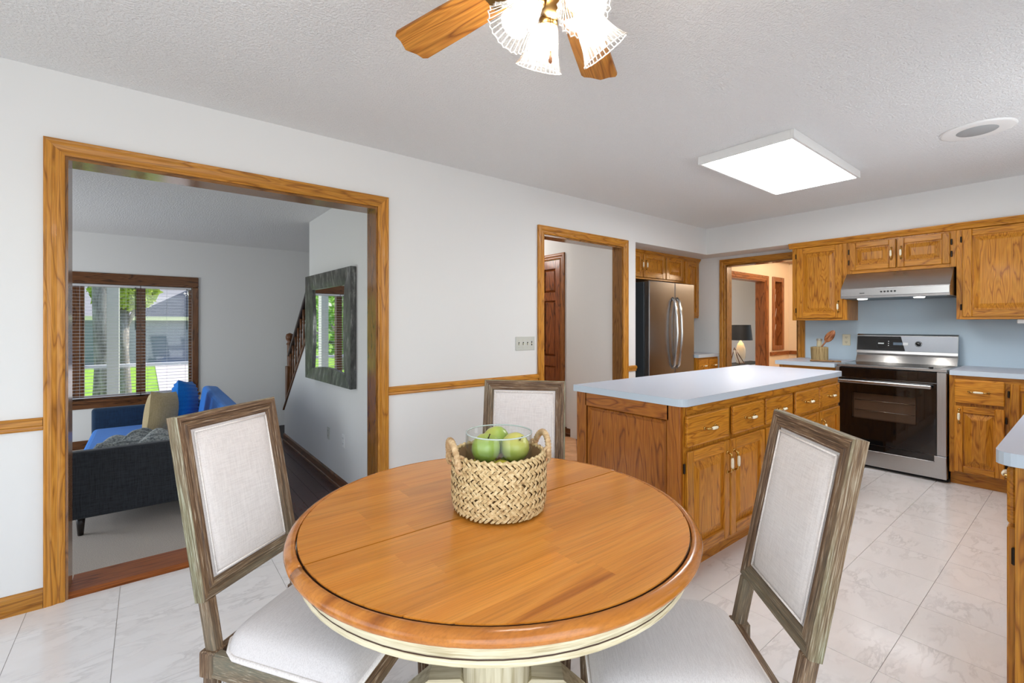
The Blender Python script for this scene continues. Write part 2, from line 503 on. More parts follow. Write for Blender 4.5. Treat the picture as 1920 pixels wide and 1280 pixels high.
# ---- living room shell (one step down)
XLL = -3.0
CARPET = textured('carpet', rgb(186,178,170), 420, .9, 1.0, .01)
t = NT('carpet_pile'); n = t.noise(t.coords((1,1,1), rand=False), 240, 3, .7)
t.base(t.ramp(n, [(.3, rgb(166,154,144)), (.6, rgb(232,220,206))])); t.setp(rough=1, sheen=.2); t.bump(n, .8, .008)
CARPET = t.m
struct(boxes([(XLL, .55, YB, YL, FL-.1, FL)], CARPET).build('floor_living'), 'pale grey carpet of the sunken living room')
fh = struct(boxes([(.55, 2.66, YB, YL, FL-.1, FL-.006)], plain('floor_dark_bed', rgb(30,20,18), .6)).build('floor_hall'), 'dark plank floor along the stair wall')
dw = wood('dark_plank', rgb(92,58,52), rgb(74,46,42), rgb(46,28,26), 'y', rough=.25)
for i in range(7):
    y0 = YB
    for k in range(3):
        ln = (1.3, 1.9, 1.17)[(i+k) % 3]; y1 = min(y0+ln, YL)
        q = MB(); q.box(.552+i*.117, .552+(i+1)*.117-.002, y0+.001, y1-.001, FL-.008, FL, dw); q.build('plank', fh); y0 = y1
        if y0 >= YL-.01: break
struct(boxes([(XLL, 2.66, YB, YL, HL, HL+.1)], CEIL).build('ceiling_living'))
LW = (-1.20, .462, .375, 1.765)   # living window hole in the far wall
wall_with_hole('y', YL, .14, XLL-.1, 2.66, LW, 'wall_living', FL-.1, HL+.1)
wall_with_hole('x', XLL-.12, .12, YB, YL+.1, (4.65, 6.55, .2, 1.7), 'wall_living_side', FL-.1, HL+.1)
window_frame('window_5', 'x', XLL-.11, 4.65, 6.55, .2, 1.7, 3, walnut('z'))  # unseen side window added to hold the living room fill lamp
# mirror wall and the wall under the stair
b = MB(); b.box(XM, XM+.11, YB, 5.255, FL, HL+.05, WALL)
b.prism([(5.255, FL), (6.40, FL), (6.40, .20), (5.255, 1.20)], 'x', XM, XM+.11, WALL)
struct(b.build('wall_stair'), 'white wall with the mirror, sloping down along the stair')
struct(boxes([(2.55, 2.66, YB, YL, FL-.1, HL+.1)], WALL).build('wall_stair_far'))
b = MB(); b.prism([(XM, FL), (XM-.018, FL), (XM-.018, FL+.02), (XM-.011, FL+.026), (XM-.011, FL+.085), (XM, FL+.1)], 'y', YB, 6.42, walnut('y')); struct(b.build('baseboard_4'))
b = MB(); b.box(XLL, 1.36, YL-.014, YL, FL, FL+.1, walnut('x'), .003); struct(b.build('baseboard_5'))
# stair: steps, stringer cap, newel, balusters, handrail
stair = empty('staircase', (XM+.11, 6.42, FL), label='stair with dark wood handrail and turned balusters behind the mirror wall', cat='staircase')
LO = Vector((XM+.11, 6.42, FL))
for i in range(6):
    q = MB(); q.box(.0, 1.06, -.22*i-.24, -.22*i, .19*i, .19*(i+1), CARPET, .008); q.build('step', stair)
sl = .873
q = MB(); q.prism([(.02, .385), (-.0, .42), (-1.17, .42+1.17*sl), (-1.17, .385+1.15*sl)], 'x', -.125, .015, walnut('y')); q.build('stringer_cap', stair)
def turned(mb, c, z0, z1, r, m, seg=10):
    L = z1-z0
    pr = [(r, 0), (r, .14), (r*.6, .16), (r*1.05, .2), (r*.62, .24), (r*.95, .42), (r*.75, .56), (r*.5, .70), (r*1.0, .74), (r*.6, .78), (r, .80), (r, 1)]
    mb.lathe([(0.0005, z0)]+[(a, z0+t_*L) for a, t_ in pr]+[(0.0005, z1)], seg, c, m)
for i in range(9):
    yy = -.1-.125*i
    q = MB(); turned(q, (-.055, yy, 0), .42-yy*sl-.0, 1.03-yy*sl*.98, .016, walnut('z')); q.build('baluster', stair)
q = MB(); q.box(-.10, -.01, -.09, .0, .0, .95, walnut('z'), .006); q.lathe([(.0005,.95),(.04,.95),(.04,.965),(.025,.985),(.045,1.02),(.05,1.05),(.04,1.085),(.0005,1.1)], 14, (-.055, -.045, .27), walnut('z')); q.lathe([(.03, .95), (.03, 1.22)], 12, (-.055, -.045, 0), walnut('z')); q.build('newel_post', stair)
q = MB(); q.bar((-.055, -.02, 1.06), (-.055, -1.17, 1.06+1.15*sl*.98+.03), .055, .05, plain('dark_rail', rgb(48,34,28), .35, coat=.3), .012); q.build('handrail', stair)

# ---- hall behind the second opening
terr = NT('terracotta'); n = terr.noise(terr.coords((1,1,1)), 9, 3); terr.base(terr.ramp(n, [(.3, rgb(196,140,96)), (.7, rgb(224,172,126))])); terr.setp(rough=.45)
fhl = struct(boxes([(2.55, 3.85, YW+.012, 6.6, -.06, -.004)], plain('tile_joint_brown', rgb(120,82,56), .8)).build('floor_passage'), 'terracotta tile floor behind the second opening')
tq = MB(); d_ = .105; tq.prism([(0, -d_), (d_, 0), (0, d_), (-d_, 0)], 'z', -.006, 0, terr.m); tt0 = tq.build('tile', fhl); used = False
for i in range(0, 14):
    for j in range(0, 36):
        x = 2.62+i*.218+(.109 if j % 2 else 0); y = 3.02+j*.109
        if x > 3.76 or y > 5.2 or x-d_ < 2.56 or y-d_ < YW+.012: continue
        if not used: o = tt0; used = True
        else: o = tt0.copy(); COL.objects.link(o); o.parent = fhl
        o.location = (x, y, 0)
struct(boxes([(3.81, 3.90, YB, 3.90, 0, H), (3.81, 3.90, 3.90, 4.63, 2.05, H), (3.81, 3.90, 4.63, 6.6, 0, H)], WALL).build('wall_passage_right'))
struct(boxes([(2.66, 2.70, YB, 6.6, 0, H), (2.66, 3.9, 6.6, 6.7, 0, H)], WALL).build('wall_passage_left'))
struct(boxes([(2.55, 3.9, YB, 6.7, H, H+.1)], CEIL).build('ceiling_passage'))
b = MB(); b.prism([(3.81, 0), (3.79, 0), (3.79, .02), (3.797, .027), (3.797, .08), (3.81, .09)], 'y', YB, 3.84, walnut('y')); struct(b.build('baseboard_6'))
casing('trim_8', 'x', 3.81, -1, 3.905, 4.625, 2.05, mv=wood('door_casing_z', rgb(160,98,44), rgb(140,82,34), rgb(96,54,20), 'z'), mh=wood('door_casing_y', rgb(160,98,44), rgb(140,82,34), rgb(96,54,20), 'y'))
cl = plain('lamp_glass_dome', rgb(250,246,238), .3); cl2 = emit('dome_glow', (1, .93, .82, 1), 3.0)
dl = empty('passage_fill_dome', (3.15, 4.7, H-.12), label='unseen dome lamp added to light the tiled passage', cat='lamp')  # fixture out of view, added as the passage's light source
q = MB(); q.lathe([(.15, .12), (.15, .10), (.13, .06), (.09, .02), (.0005, 0)], 20, m=cl2); q.build('dome', dl)
q = MB(); q.lathe([(.16, .119), (.16, .095), (.152, .095)], 20, m=BRASS); q.build('rim', dl)
light('passage_fill_light', 'POINT', (3.15, 4.7, 2.2), 15, (1, .94, .90), radius=.12)

# panelled narrow door in the passage
DWZ = wood('door_red_z', rgb(150,82,36), rgb(126,66,28), rgb(84,42,16), 'z', rough=.28)
def panel_door(mb, w, h, t, stile, rails, mz, mx, panels, M):
    M0 = mb.M; mb.M = M0 @ M
    mb.box(0, stile, -t, 0, 0, h, mz, .002); mb.box(w-stile, w, -t, 0, 0, h, mz, .002)
    for (z0, z1) in rails: mb.box(stile, w-stile, -t, 0, z0, z1, mx, .002)
    for (z0, z1) in panels:
        x0, x1 = stile, w-stile; s_ = .028
        for (y_, yb) in ((-t*.25, -t*.85),):
            pts = [(x0, y_, z0), (x1, y_, z0), (x1, y_, z1), (x0, y_, z1), (x0+s_, yb, z0+s_), (x1-s_, yb, z0+s_), (x1-s_, yb, z1-s_), (x0+s_, yb, z1-s_)]
            mb.raw(pts, [(0,1,5,4), (1,2,6,5), (2,3,7,6), (3,0,4,7), (4,5,6,7)], mz)
    mb.M = M0
for k in range(2):
    dr = empty('closet_door', (3.83, 3.912+k*.357, 0), -PI/2, label=('narrow panelled closet door leaf beside the passage wall' if k == 0 else 'far panelled closet door leaf with a brass knob'), cat='door', group='closet door leaves')
    dr.rotation_euler = (0, 0, -PI/2); dr.location = (3.83, 3.912+k*.357+.352, 0)
    q = MB(); panel_door(q, .352, 2.04, .035, .075, [(0, .2), (.78, .90), (1.56, 1.66), (1.94, 2.04)], DWZ, DWZ, [(.2, .78), (.90, 1.56), (1.66, 1.94)], Matrix.Identity(4)); q.build('leaf', dr)
    q = MB(); q.lathe([(.0005, 0), (.012, 0), (.010, .02), (.022, .03), (.026, .045), (.018, .058), (.0005, .062)], 14, m=BRASS, M=Matrix.Rotation(PI/2, 4, 'X'), c=(.09 if k == 0 else .262, -.035, .96)); q.build('knob', dr)

# ---- room behind the kitchen doorway (warm lit) and the lamp room beyond
struct(boxes([(XW+.12, 12.2, YR, 5.8, -.06, 0)], plain('floor_hall_beige', rgb(190,160,130), .7)).build('floor_entry'))
struct(boxes([(XW+.12, 12.2, YR, 5.8, H, H+.1)], CEIL).build('ceiling_entry'))
YH = 3.10
struct(boxes([(XW+.12, 6.0, YH, YH+.14, 0, H), (6.0, 7.30, YH, YH+.14, 2.0-.06, H), (7.30, 7.575, YH, YH+.14, 0, H), (7.575, 7.86, YH, YH+.14, 0, .93), (7.575, 7.86, YH, YH+.14, 1.955, H), (7.86, 8.16, YH, YH+.14, 0, H)], WALL_WARM_LIT).build('wall_entry'), 'peach lit wall with a cased opening')
struct(boxes([(8.14, 8.26, YR, YH+.14, 0, H)], WALL_WARM_LIT).build('wall_entry_end'))
struct(boxes([(XW+.12, 8.2, YR-.1, YR, 0, H)], WALL_WARM_LIT).build('wall_entry_side'))
RED = {a: wood('entry_wood_'+a, rgb(170,104,56), rgb(150,88,44), rgb(104,58,26), a) for a in 'xyz'}
casing('trim_9', 'y', YH, -1, 6.0, 7.30, 1.94, mv=RED['z'], mh=RED['x']); jamb('trim_10', 'y', YH-.001, YH+.141, 6.02, 7.28, 1.92, mat=RED['z'])
b = MB(); b.box(7.44, 8.14, YH-.022, YH, .80, .857, RED['x'], .004); b.box(8.118, 8.14, YR, YH-.02, .80, .857, RED['y'], .004); struct(b.build('trim_rail_4'))
b = MB(); b.box(XW+.13, 8.14, 2.90, 3.0, 2.24, 2.33, RED['x'], .004); struct(b.build('trim_beam'))
nic = empty('sidelight_window', (7.7175, YH, .93), label='narrow wood framed sidelight with pale branch pattern in the entry', cat='window')
q = MB()
for bx in [(-.20, -.13, -.02, .0, -.05, 1.08), (.13, .20, -.02, .0, -.05, 1.08), (-.13, .13, -.02, 0, 1.01, 1.08), (-.13, .13, -.02, 0, -.05, .02)]: q.box(*bx, RED['z'], .004)
q.build('frame', nic)
q = MB(); q.box(-.14, .14, .09, .11, 0, 1.03, plain('sidelight_back', rgb(112,66,34), .6)); q.build('pane', nic)
q = MB(); q.box(.128, .141, 0, .088, 0, 1.02, RED['z']); q.box(-.141, -.128, 0, .088, 0, 1.02, RED['z']); q.box(-.128, .128, 0, .088, 1.008, 1.02, RED['x']); q.box(-.128, .128, 0, .088, .002, .014, RED['x']); q.build('lining', nic)
q = MB(); br = plain('branch_pale', rgb(220,206,186), .6)
q.tube([(-.07, .03, .04), (-.05, .03, .35), (-.06, .03, .62), (-.03, .03, .98)], .007, 6, br)
for (z, dx, dz) in [(.2, .07, .15), (.4, .09, .2), (.62, .06, .2), (.3, -.05, .16), (.75, .05, .15)]:
    q.tube([(-.055, .03, z), (-.055+dx*.6, .028, z+dz*.5), (-.055+dx, .03, z+dz)], [.006, .005, .003], 5, br)
q.build('branch', nic)
# lamp room
struct(boxes([(6.0, 12.0, 5.0, 5.1, 0, H)], WALL).build('wall_lamp_room')); struct(boxes([(11.9, 12.0, YH, 5.0, 0, H)], WALL).build('wall_lamp_room_end')); struct(boxes([(5.8, 5.9, YH+.14, 5.0, 0, H)], WALL).build('wall_lamp_room_side'))
con = empty('console_table', (8.95, 4.25, 0), label='thin black metal console table in the lamp room', cat='table')
q = MB(); q.box(-.75, .75, -.17, .17, .515, .535, BLACKM, .003); q.build('top', con)
for sx in (-.7, .7, 0):
    for sy in (-.14, .14):
        q = MB(); q.box(sx-.01, sx+.01, sy-.01, sy+.01, 0, .515, BLACKM); q.build('leg', con)
lp = empty('table_lamp', (8.87, 4.22, .535), label='table lamp with black drum shade on the console', cat='lamp')
q = MB(); q.lathe([(.0005, 0), (.075, 0), (.075, .02), (.055, .03), (.085, .12), (.09, .26), (.05, .38), (.02, .42), (.012, .46)], 18, m=plain('lamp_base_glass', rgb(206,198,178), .25, coat=.4)); q.build('base', lp)
q = MB(); q.lathe([(.205, .445), (.175, .735)], 28, m=BLACKM); q.lathe([(.203, .445), (.173, .735)], 28, m=plain('shade_lining', rgb(225,200,150), .8)); q.build('shade', lp)
q = MB(); q.lathe([(.0005, .52), (.03, .54), (.04, .58), (.03, .62), (.0005, .64)], 12, m=emit('lamp_bulb_warm', (1, .82, .6, 1), 30)); q.build('bulb', lp)
light('table_lamp_light', 'POINT', (8.87, 4.22, 1.16), 8, (1, .84, .66), radius=.05)
light('entry_fill_light', 'POINT', (7.0, 1.9, 2.2), 50, (1, .80, .58), radius=.15)  # warm point light added out of view to light the entry
ed = empty('entry_fill_dome', (7.0, 1.9, H-.12), label='unseen ceiling lamp added to light the entry hall', cat='lamp')
q = MB(); q.lathe([(.15, .12), (.15, .10), (.13, .06), (.09, .02), (.0005, 0)], 20, m=emit('dome_glow_warm', (1, .85, .65, 1), 3)); q.build('dome', ed)
light('lamp_room_fill', 'POINT', (8.0, 3.9, 2.2), 42, (1, .94, .90), radius=.15)  # added point light without a fixture, brightens the wall behind the table lamp
pf = empty('picture_stand', (8.66, 4.14, .5445), label='small picture leaning on an easel beside the black shaded lamp', cat='picture')
q = MB(); q.M = Matrix.Rotation(R(-18), 4, 'X'); q.box(-.10, .10, -.012, 0, .02, .26, plain('picture_grey', rgb(176,168,156), .6), .002); q.build('panel', pf)
q = MB(); q.tube([(-.09, -.05, 0), (-.0, .1, .3), (.09, -.05, 0)], .008, 6, walnut('z')); q.tube([(0, .1, .3), (0, .17, 0)], .008, 6, walnut('z')); q.bar((-.1, -.05, .015), (.1, -.05, .015), .02, .015, walnut('x')); q.build('easel', pf)

# ------------------------------------------------------------------ kitchen cabinets
def raised(mb, w, h, t, M, stile=.058, ax='x', inset=False):
    # frame-and-panel front, w by h, front face at y=-t, back at y=0 (frame only)
    M0 = mb.M; mb.M = M0 @ M
    mz, mx = oakc('z'), oakc(ax)
    mb.box(0, stile, -t, 0, 0, h, mz, .004); mb.box(w-stile, w, -t, 0, 0, h, mz, .004)
    mb.box(stile, w-stile, -t, 0, 0, stile, mx, .004); mb.box(stile, w-stile, -t, 0, h-stile, h, mx, .004)
    mb.M = M0
def raised_panel(mb, w, h, t, M, stile=.058, flat=False):
    M0 = mb.M; mb.M = M0 @ M
    x0, x1, z0, z1 = stile-.002, w-stile+.002, stile-.002, h-stile+.002
    ya, yb = (-t*.30, -t*.92) if not flat else (-t*.95, -t*.35)
    g_ = .012 if not flat else 0; s_ = .034 if not flat else .026
    def rect(e, y): return [(x0+e, y, z0+e), (x1-e, y, z0+e), (x1-e, y, z1-e), (x0+e, y, z1-e)]
    pts = rect(0, ya) + rect(g_, ya) + rect(g_+s_, yb) + rect(g_+s_+.004, yb-(0 if flat else .001))
    if flat: pts = rect(0, -t*.10) + rect(.006, -t*.10) + rect(.014, -t*.75) + rect(.034, -t*.12)
    fs = []
    for k in (0, 4, 8):
        for i in range(4):
            j = (i+1) % 4; fs.append((k+i, k+j, k+4+j, k+4+i))
    fs.append((12, 13, 14, 15))
    mb.raw(pts, fs, oakc('z')); mb.M = M0
def pull(L=.10, vertical=True):
    # brass pull with a cream porcelain grip
    q = MB()
    if not vertical: q.M = Matrix.Rotation(PI/2, 4, 'Y')
    h = L/2
    q.tube([(0, 0, -h), (0, -.022, -h*.86), (0, -.027, -h*.5)], [.006, .0055, .0045], 8, BRASS)
    q.tube([(0, 0, h), (0, -.022, h*.86), (0, -.027, h*.5)], [.006, .0055, .0045], 8, BRASS)
    q.lathe([(.0005, -h*.55), (.006, -h*.52), (.0085, -h*.3), (.0085, h*.3), (.006, h*.52), (.0005, h*.55)], 10, (0, -.028, 0), PORCELAIN)
    q.lathe([(.0005, 0), (.010, 0), (.008, .004), (.0005, .006)], 10, (0, 0, -h), BRASS, M=Matrix.Rotation(PI/2, 4, 'X'))
    q.lathe([(.0005, 0), (.010, 0), (.008, .004), (.0005, .006)], 10, (0, 0, h), BRASS, M=Matrix.Rotation(PI/2, 4, 'X'))
    return q
_pullv = None
def add_pull(parent, x, y, z, vertical=True):
    global _pullv
    key = 'pull_v' if vertical else 'pull_h'
    if key not in MATS:
        o = pull(.105, vertical).build('handle', parent); MATS[key] = o.data
    else:
        o = bpy.data.objects.new('handle', MATS[key]); COL.objects.link(o); o.parent = parent
    o.location = (x, y, z); return o
def add_hinge(parent, x, y, z):
    if 'hinge_mesh' not in MATS:
        o = MB().box(-.006, .006, -.006, .004, -.025, .025, DARK, .003).build('hinge', parent); MATS['hinge_mesh'] = o.data
    else:
        o = bpy.data.objects.new('hinge', MATS['hinge_mesh']); COL.objects.link(o); o.parent = parent
    o.location = (x, y, z)
T = .020
def add_door(cab, x, z, w, h, handle=None, hz=None, hinge=None, stile=.058):
    q = MB(); raised(q, w, h, T, Matrix.Identity(4), stile)
    d = q.build('door', cab); d.location = (x, 0, z)
    q = MB(); raised_panel(q, w, h, T, Matrix.Identity(4), stile); q.build('panel', d)
    if handle: add_pull(d, (w-.03 if handle == 'r' else .03), -T, hz if hz is not None else h*.8)
    if hinge:
        hx = -.008 if hinge == 'l' else w+.008
        for zz in (.08, h-.08): add_hinge(d, hx, -.004, zz)
    return d
def add_drawer(cab, x, z, w, h, handle=True):
    q = MB(); q.box(0, w, -T, 0, 0, h, oakc('x'), .007, 2)
    d = q.build('drawer', cab); d.location = (x, 0, z)
    if handle: add_pull(d, w/2, -T, h/2, False)
    return d
def cabinet(name, label, loc, rz, W, Hc, Dp, toe=.10, crown=False, group=None, left_panel=False):
    c = empty(name, loc, rz, label, 'cabinet', group)
    q = MB(); q.box(0, W, .02, Dp, toe, Hc, oakc('z')); q.build('body', c)
    q = MB(); w_ = .04
    q.box(0, w_, 0, .02, toe, Hc, oakc('z'), .0015); q.box(W-w_, W, 0, .02, toe, Hc, oakc('z'), .0015)
    q.box(w_, W-w_, 0, .02, Hc-.045, Hc, oakc('x'), .0015); q.box(w_, W-w_, 0, .02, toe, toe+.035, oakc('x'), .0015)
    q.box(w_, W-w_, .004, .02, toe+.035, Hc-.045, oakc('z'))
    q.build('face_frame', c)
    if toe > 0:
        q = MB(); q.box(0, W, .06, .08, 0, toe, oakc('x')); q.build('toe_kick', c)
    return c
# island --------------------------------------------------------
isl = cabinet('island_cabinet', 'long oak island cabinet with five drawers facing the range side', (2.05, 1.26, 0), 0, 2.18, .876, .68)
xs = [(.02, .43), (.477, .855), (.884, 1.276), (1.327, 1.731), (1.751, 2.162)]
for i, (a, c_) in enumerate(xs):
    add_drawer(isl, a, .672, c_-a, .155)
dd = [(.02, .436, 'r'), (.448, .862, 'l'), (.884, 1.276, 'r'), (1.29, 1.731, 'l'), (1.751, 2.162, 'l')]
for i, (a, c_, hd) in enumerate(dd):
    add_door(isl, a, .125, c_-a, .525, hd, .41, 'l' if hd == 'r' else 'r')
q = MB(); q.box(.05, .09, -.03, 0, .858, .874, oakc('x')); q.build('breadboard_tab', isl)
# end panel facing the dining table
ME = Matrix.Translation((0, .68, 0)) @ Matrix.Rotation(-PI/2, 4, 'Z')
q = MB(); M0 = ME @ Matrix.Translation((0, 0, .10)); raised(q, .68, .772, .020, M0, .066, 'y'); raised_panel(q, .68, .772, .020, M0, .066, True); o = q.build('end_panel', isl)
vm = {'oak_cabinet_'+a: wood('oak_veneer_'+a, rgb(178,108,34), rgb(162,92,26), rgb(124,66,16), a, ring=6, freq=13) for a in 'xyz'}
for k_, sl_ in enumerate(o.data.materials): o.data.materials[k_] = vm.get(sl_.name, sl_)
def slab(name, label, poly, z0, z1, loc, r=.004, backs=None, cat='worktop'):
    # laminate worktop: top sheet and edge band
    q = MB(); n = len(poly)
    pts = [(x, y, z0) for x, y in poly] + [(x, y, z1-.0015) for x, y in poly]
    q.raw(pts, [tuple(range(n))[::-1]] + [(i, (i+1) % n, n+(i+1) % n, n+i) for i in range(n)], LAMEDGE)
    q.raw([(x, y, z1-.0015) for x, y in poly] + [(x, y, z1) for x, y in poly], [tuple(range(n, 2*n))] + [(i, (i+1) % n, n+(i+1) % n, n+i) for i in range(n)], LAMINATE)
    o = q.build(name, loc=loc); tag(o, label, cat); return o
def rounded(x0, x1, y0, y1, r, which, n=6):
    P = []
    cs = [(x0, y0, 180), (x1, y0, 270), (x1, y1, 0), (x0, y1, 90)]
    for i, (x, y, a) in enumerate(cs):
        if i in which:
            cx = x+(r if x == x0 else -r); cyy = y+(r if y == y0 else -r)
            for k in range(n+1):
                w = R(a+90*k/n); P.append((cx+r*math.cos(w), cyy+r*math.sin(w)))
        else: P.append((x, y))
    return P
slab('island_worktop', 'pale grey laminate worktop on the oak island', rounded(2.022, 4.262, 1.232, 1.966, .045, (0, 1)), .8765, .914, (3.1, 1.6, .8765))
# range wall base cabinets
bl = cabinet('base_cabinet', 'oak base cabinet in the gap between doorway and range', (5.05, 2.012, 0), -PI/2, .49, .876, .63)
add_drawer(bl, .02, .70, .45, .15); add_door(bl, .02, .125, .45, .55, 'l', .45, 'r')
slab('range_side_worktop', 'short pale laminate worktop with the log pot left of the range', [(5.02, 1.522), (5.02, 2.04), (5.68, 2.04), (5.68, 1.522)], .876, .914, (5.3, 1.8, .876))
brb = cabinet('base_cabinet', 'oak base cabinet with one drawer directly right of the range', (5.05, .742, 0), -PI/2, .56, .876, .63)
add_drawer(brb, .032, .66, .275, .185); d = add_door(brb, .032, .115, .275, .52, 'l', .44, 'r', .05)
add_door(brb, .335, .115, .21, .72, None, None, 'l', .05)
# right run along the unseen right wall (only its near end shows)
pen = cabinet('base_cabinet', 'oak base cabinet run whose end stands at the right picture edge', (5.05, .147, 0), PI, 3.12, .876, .80)
for k in range(5):
    a = 3.12-.03-(k+1)*.6
    add_drawer(pen, a, .695, .58, .165)
    add_door(pen, a, .125, .58, .56, 'l', .48, 'r')
q = MB(); q.box(3.12, 3.13, .02, .80, 0, .876, wood('oak_end_z', rgb(206,156,74), rgb(190,138,58), rgb(146,98,36), 'z')); q.build('end_panel', pen)
slab('corner_worktop', 'pale laminate worktop turning the corner right of the range', [(5.68, .736), (5.02, .736), (5.02, .187), (1.96, .187)] + [(1.935-.045*math.sin(R(a))+.022, .142+.045*math.cos(R(a))) for a in (15, 35, 55, 75, 90)] + [(1.912, -.66), (5.68, -.66)], .876, .914, (4.0, 0, .876))
# alcove cabinets ---------------------------------------------------
ab = cabinet('base_cabinet', 'oak base cabinet with two small drawers beside the fridge', (5.19, 2.99, 0), 0, .485, .876, .70)
add_drawer(ab, .015, .70, .215, .15); add_drawer(ab, .245, .70, .215, .15); add_door(ab, .015, .125, .215, .55); add_door(ab, .245, .125, .215, .55)
slab('alcove_worktop', 'small pale laminate worktop right of the fridge', [(5.18, 2.965), (5.679, 2.965), (5.679, 3.70), (5.18, 3.70)], .876, .914, (5.4, 3.3, .876))
au = cabinet('fridge_top_cabinet', 'oak cabinet with brass pulls over the fridge in the alcove', (4.01, 3.25, 1.80), 0, 1.31, .325, .45, 0)
add_door(au, .03, .02, .42, .28, 'r', .14); add_door(au, .465, .02, .43, .28, 'l', .14, 'r'); add_door(au, .915, .02, .37, .28)
au2 = cabinet('tall_wall_cabinet', 'narrow oak wall cabinet right of the fridge cabinets', (5.325, 3.25, 1.36), 0, .354, .765, .45, 0)
add_door(au2, .02, .02, .31, .70, None)
CR = [(0, 0), (-.012, .004), (-.016, .020), (-.030, .034), (-.036, .050), (-.036, .056), (0, .056)]
q = MB(); q.prism([(3.25+p[0], 2.072+p[1]) for p in CR], 'x', 3.96, 5.676, oakc('x')); o = q.build('crown_moulding'); struct(o); o.name = 'trim_crown_1'
# upper cabinets on the range wall -----------------------------------
ZC = 2.075
u1 = cabinet('wall_cabinet', 'oak wall cabinet with one door between doorway and range hood', (5.352, 2.004, 1.32), -PI/2, .488, ZC-1.32+.05, .326, 0)
add_door(u1, .046, .022, .405, .725, 'r', .11, 'l')
u2 = cabinet('hood_cabinet', 'low oak wall cabinet with two doors above the range hood', (5.352, 1.515, 1.765), -PI/2, .772, ZC-1.765+.05, .326, 0)
add_door(u2, .022, .03, .352, .262, 'r', .13, 'l', .05); add_door(u2, .384, .03, .352, .262, 'l', .13, 'r', .05)
u3 = cabinet('wall_cabinet', 'large glossy oak wall cabinet right of the range hood', (5.352, .742, 1.32), -PI/2, 1.40, ZC-1.32+.05, .326, 0)
add_door(u3, .038, .022, .62, .725, None, None, 'l'); add_door(u3, .67, .022, .62, .725, 'l', .11, 'r')
q = MB(); q.prism([(5.352+p[0], 2.07+p[1]) for p in CR], 'y', -.66, 2.03, oakc('y')); o = struct(q.build('trim_crown_2'))
q = MB(); q.box(5.40, 5.46, .20, .40, 1.285, 1.319, WHITEP, .004); tag(q.build('under_cabinet_light', loc=(5.43, .3, 1.285)), 'white under cabinet light below the right wall cabinet', 'light')
# ---- refrigerator
ST = steel('steel_brown', 'z', rgb(150,147,146), .24)
STL = steel('steel', 'y', rgb(186,185,184), .26); STZ = steel('steel', 'z', rgb(186,185,184), .28)
fr = empty('refrigerator', (4.70, 3.06, 0), label='stainless side by side refrigerator in the alcove', cat='refrigerator')
q = MB(); q.box(-.445, .445, .012, .62, .02, 1.745, plain('fridge_side', rgb(52,60,66), .4), .006); q.build('body', fr)
for (a, c_, nm) in ((-.447, .036, 'l'), (.042, .447, 'r')):
    q = MB(); q.box(a, c_, -.06, .004, .06, 1.755, ST, .008, 2)
    d = q.build('door', fr)
    q = MB(); hx = (.036-.045) if nm == 'l' else .042+.04
    q.tube([(hx, -.055, .78), (hx, -.090, .82), (hx, -.115, .98), (hx, -.124, 1.18), (hx, -.115, 1.38), (hx, -.090, 1.54), (hx, -.055, 1.58)], .015, 10, plain('handle_steel', rgb(205,205,205), .18, 1)); q.build('handle', d)
q = MB(); q.box(-.44, .44, -.03, .01, .0, .06, BLACKM); q.build('grille', fr)
# ---- range
rg = empty('kitchen_range', (5.05, 1.514, 0), -PI/2, label='stainless electric range with black oven door', cat='range')
RW = .762
q = MB(); q.box(.003, RW-.003, .03, .60, .03, .885, STZ); q.build('body', rg)
q = MB(); q.box(0, RW, .0, .62, .888, .912, STL, .004); q.build('cooktop_frame', rg)
q = MB(); q.box(.05, RW-.05, .06, .50, .909, .914, BLACK, .002); q.build('glass_top', rg)
q = MB(); q.box(0, .028, -.03, .03, .215, .888, STZ, .004); q.build('side_trim', rg)
q = MB(); q.box(RW-.062, RW, -.03, .03, .215, .888, STZ, .004); q.build('side_trim', rg)
q = MB(); q.box(.028, RW-.062, -.022, .03, .80, .886, BLACK, .003); q.build('front_panel', rg)
od = MB()   # oven door with a window recess
x0, x1, z0, z1 = .028, RW-.062, .222, .795; wx0, wx1, wz0, wz1 = .13, RW-.19, .44, .665
od.box(x0, wx0, -.03, .03, z0, z1, BLACK); od.box(wx1, x1, -.03, .03, z0, z1, BLACK); od.box(wx0, wx1, -.03, .03, z0, wz0, BLACK); od.box(wx0, wx1, -.03, .03, wz1, z1, BLACK)
od.box(wx0, wx1, .02, .03, wz0, wz1, plain('oven_inside', rgb(104,86,72), .5))
door = od.build('oven_door', rg)
q = MB(); q.box(wx0-.004, wx1+.004, -.034, -.030, wz0-.004, wz1+.004, glassy('oven_glass', (.86, .83, .80, 1), .86)); q.build('window', door)
for zz in (.51, .60):
    q = MB(); q.tube([(wx0+.01, .005, zz), (wx1-.01, .005, zz)], .003, 6, STL)
    for k in range(9): q.tube([(wx0+.03+k*.045, -.01, zz+.002), (wx0+.03+k*.045, .018, zz+.002)], .002, 5, STL)
    q.build('rack', door)
q = MB(); q.box(.032, RW-.085, -.085, -.068, .752, .782, STL, .007, 2); q.box(.06, .085, -.07, -.03, .757, .777, STL); q.box(RW-.14, RW-.115, -.07, -.03, .757, .777, STL); q.build('handle', door)
q = MB(); q.box(0, RW, -.03, .03, .03, .212, STL, .004); q.build('drawer', rg)
q = MB(); q.box(.028, RW-.075, -.034, -.029, .165, .214, BLACK); q.box(.028, RW-.075, -.040, -.029, .155, .165, STL, .002); q.build('drawer_pull', rg)
q = MB(); q.box(.0, RW, .03, .06, 0, .03, BLACKM); q.build('kick', rg)
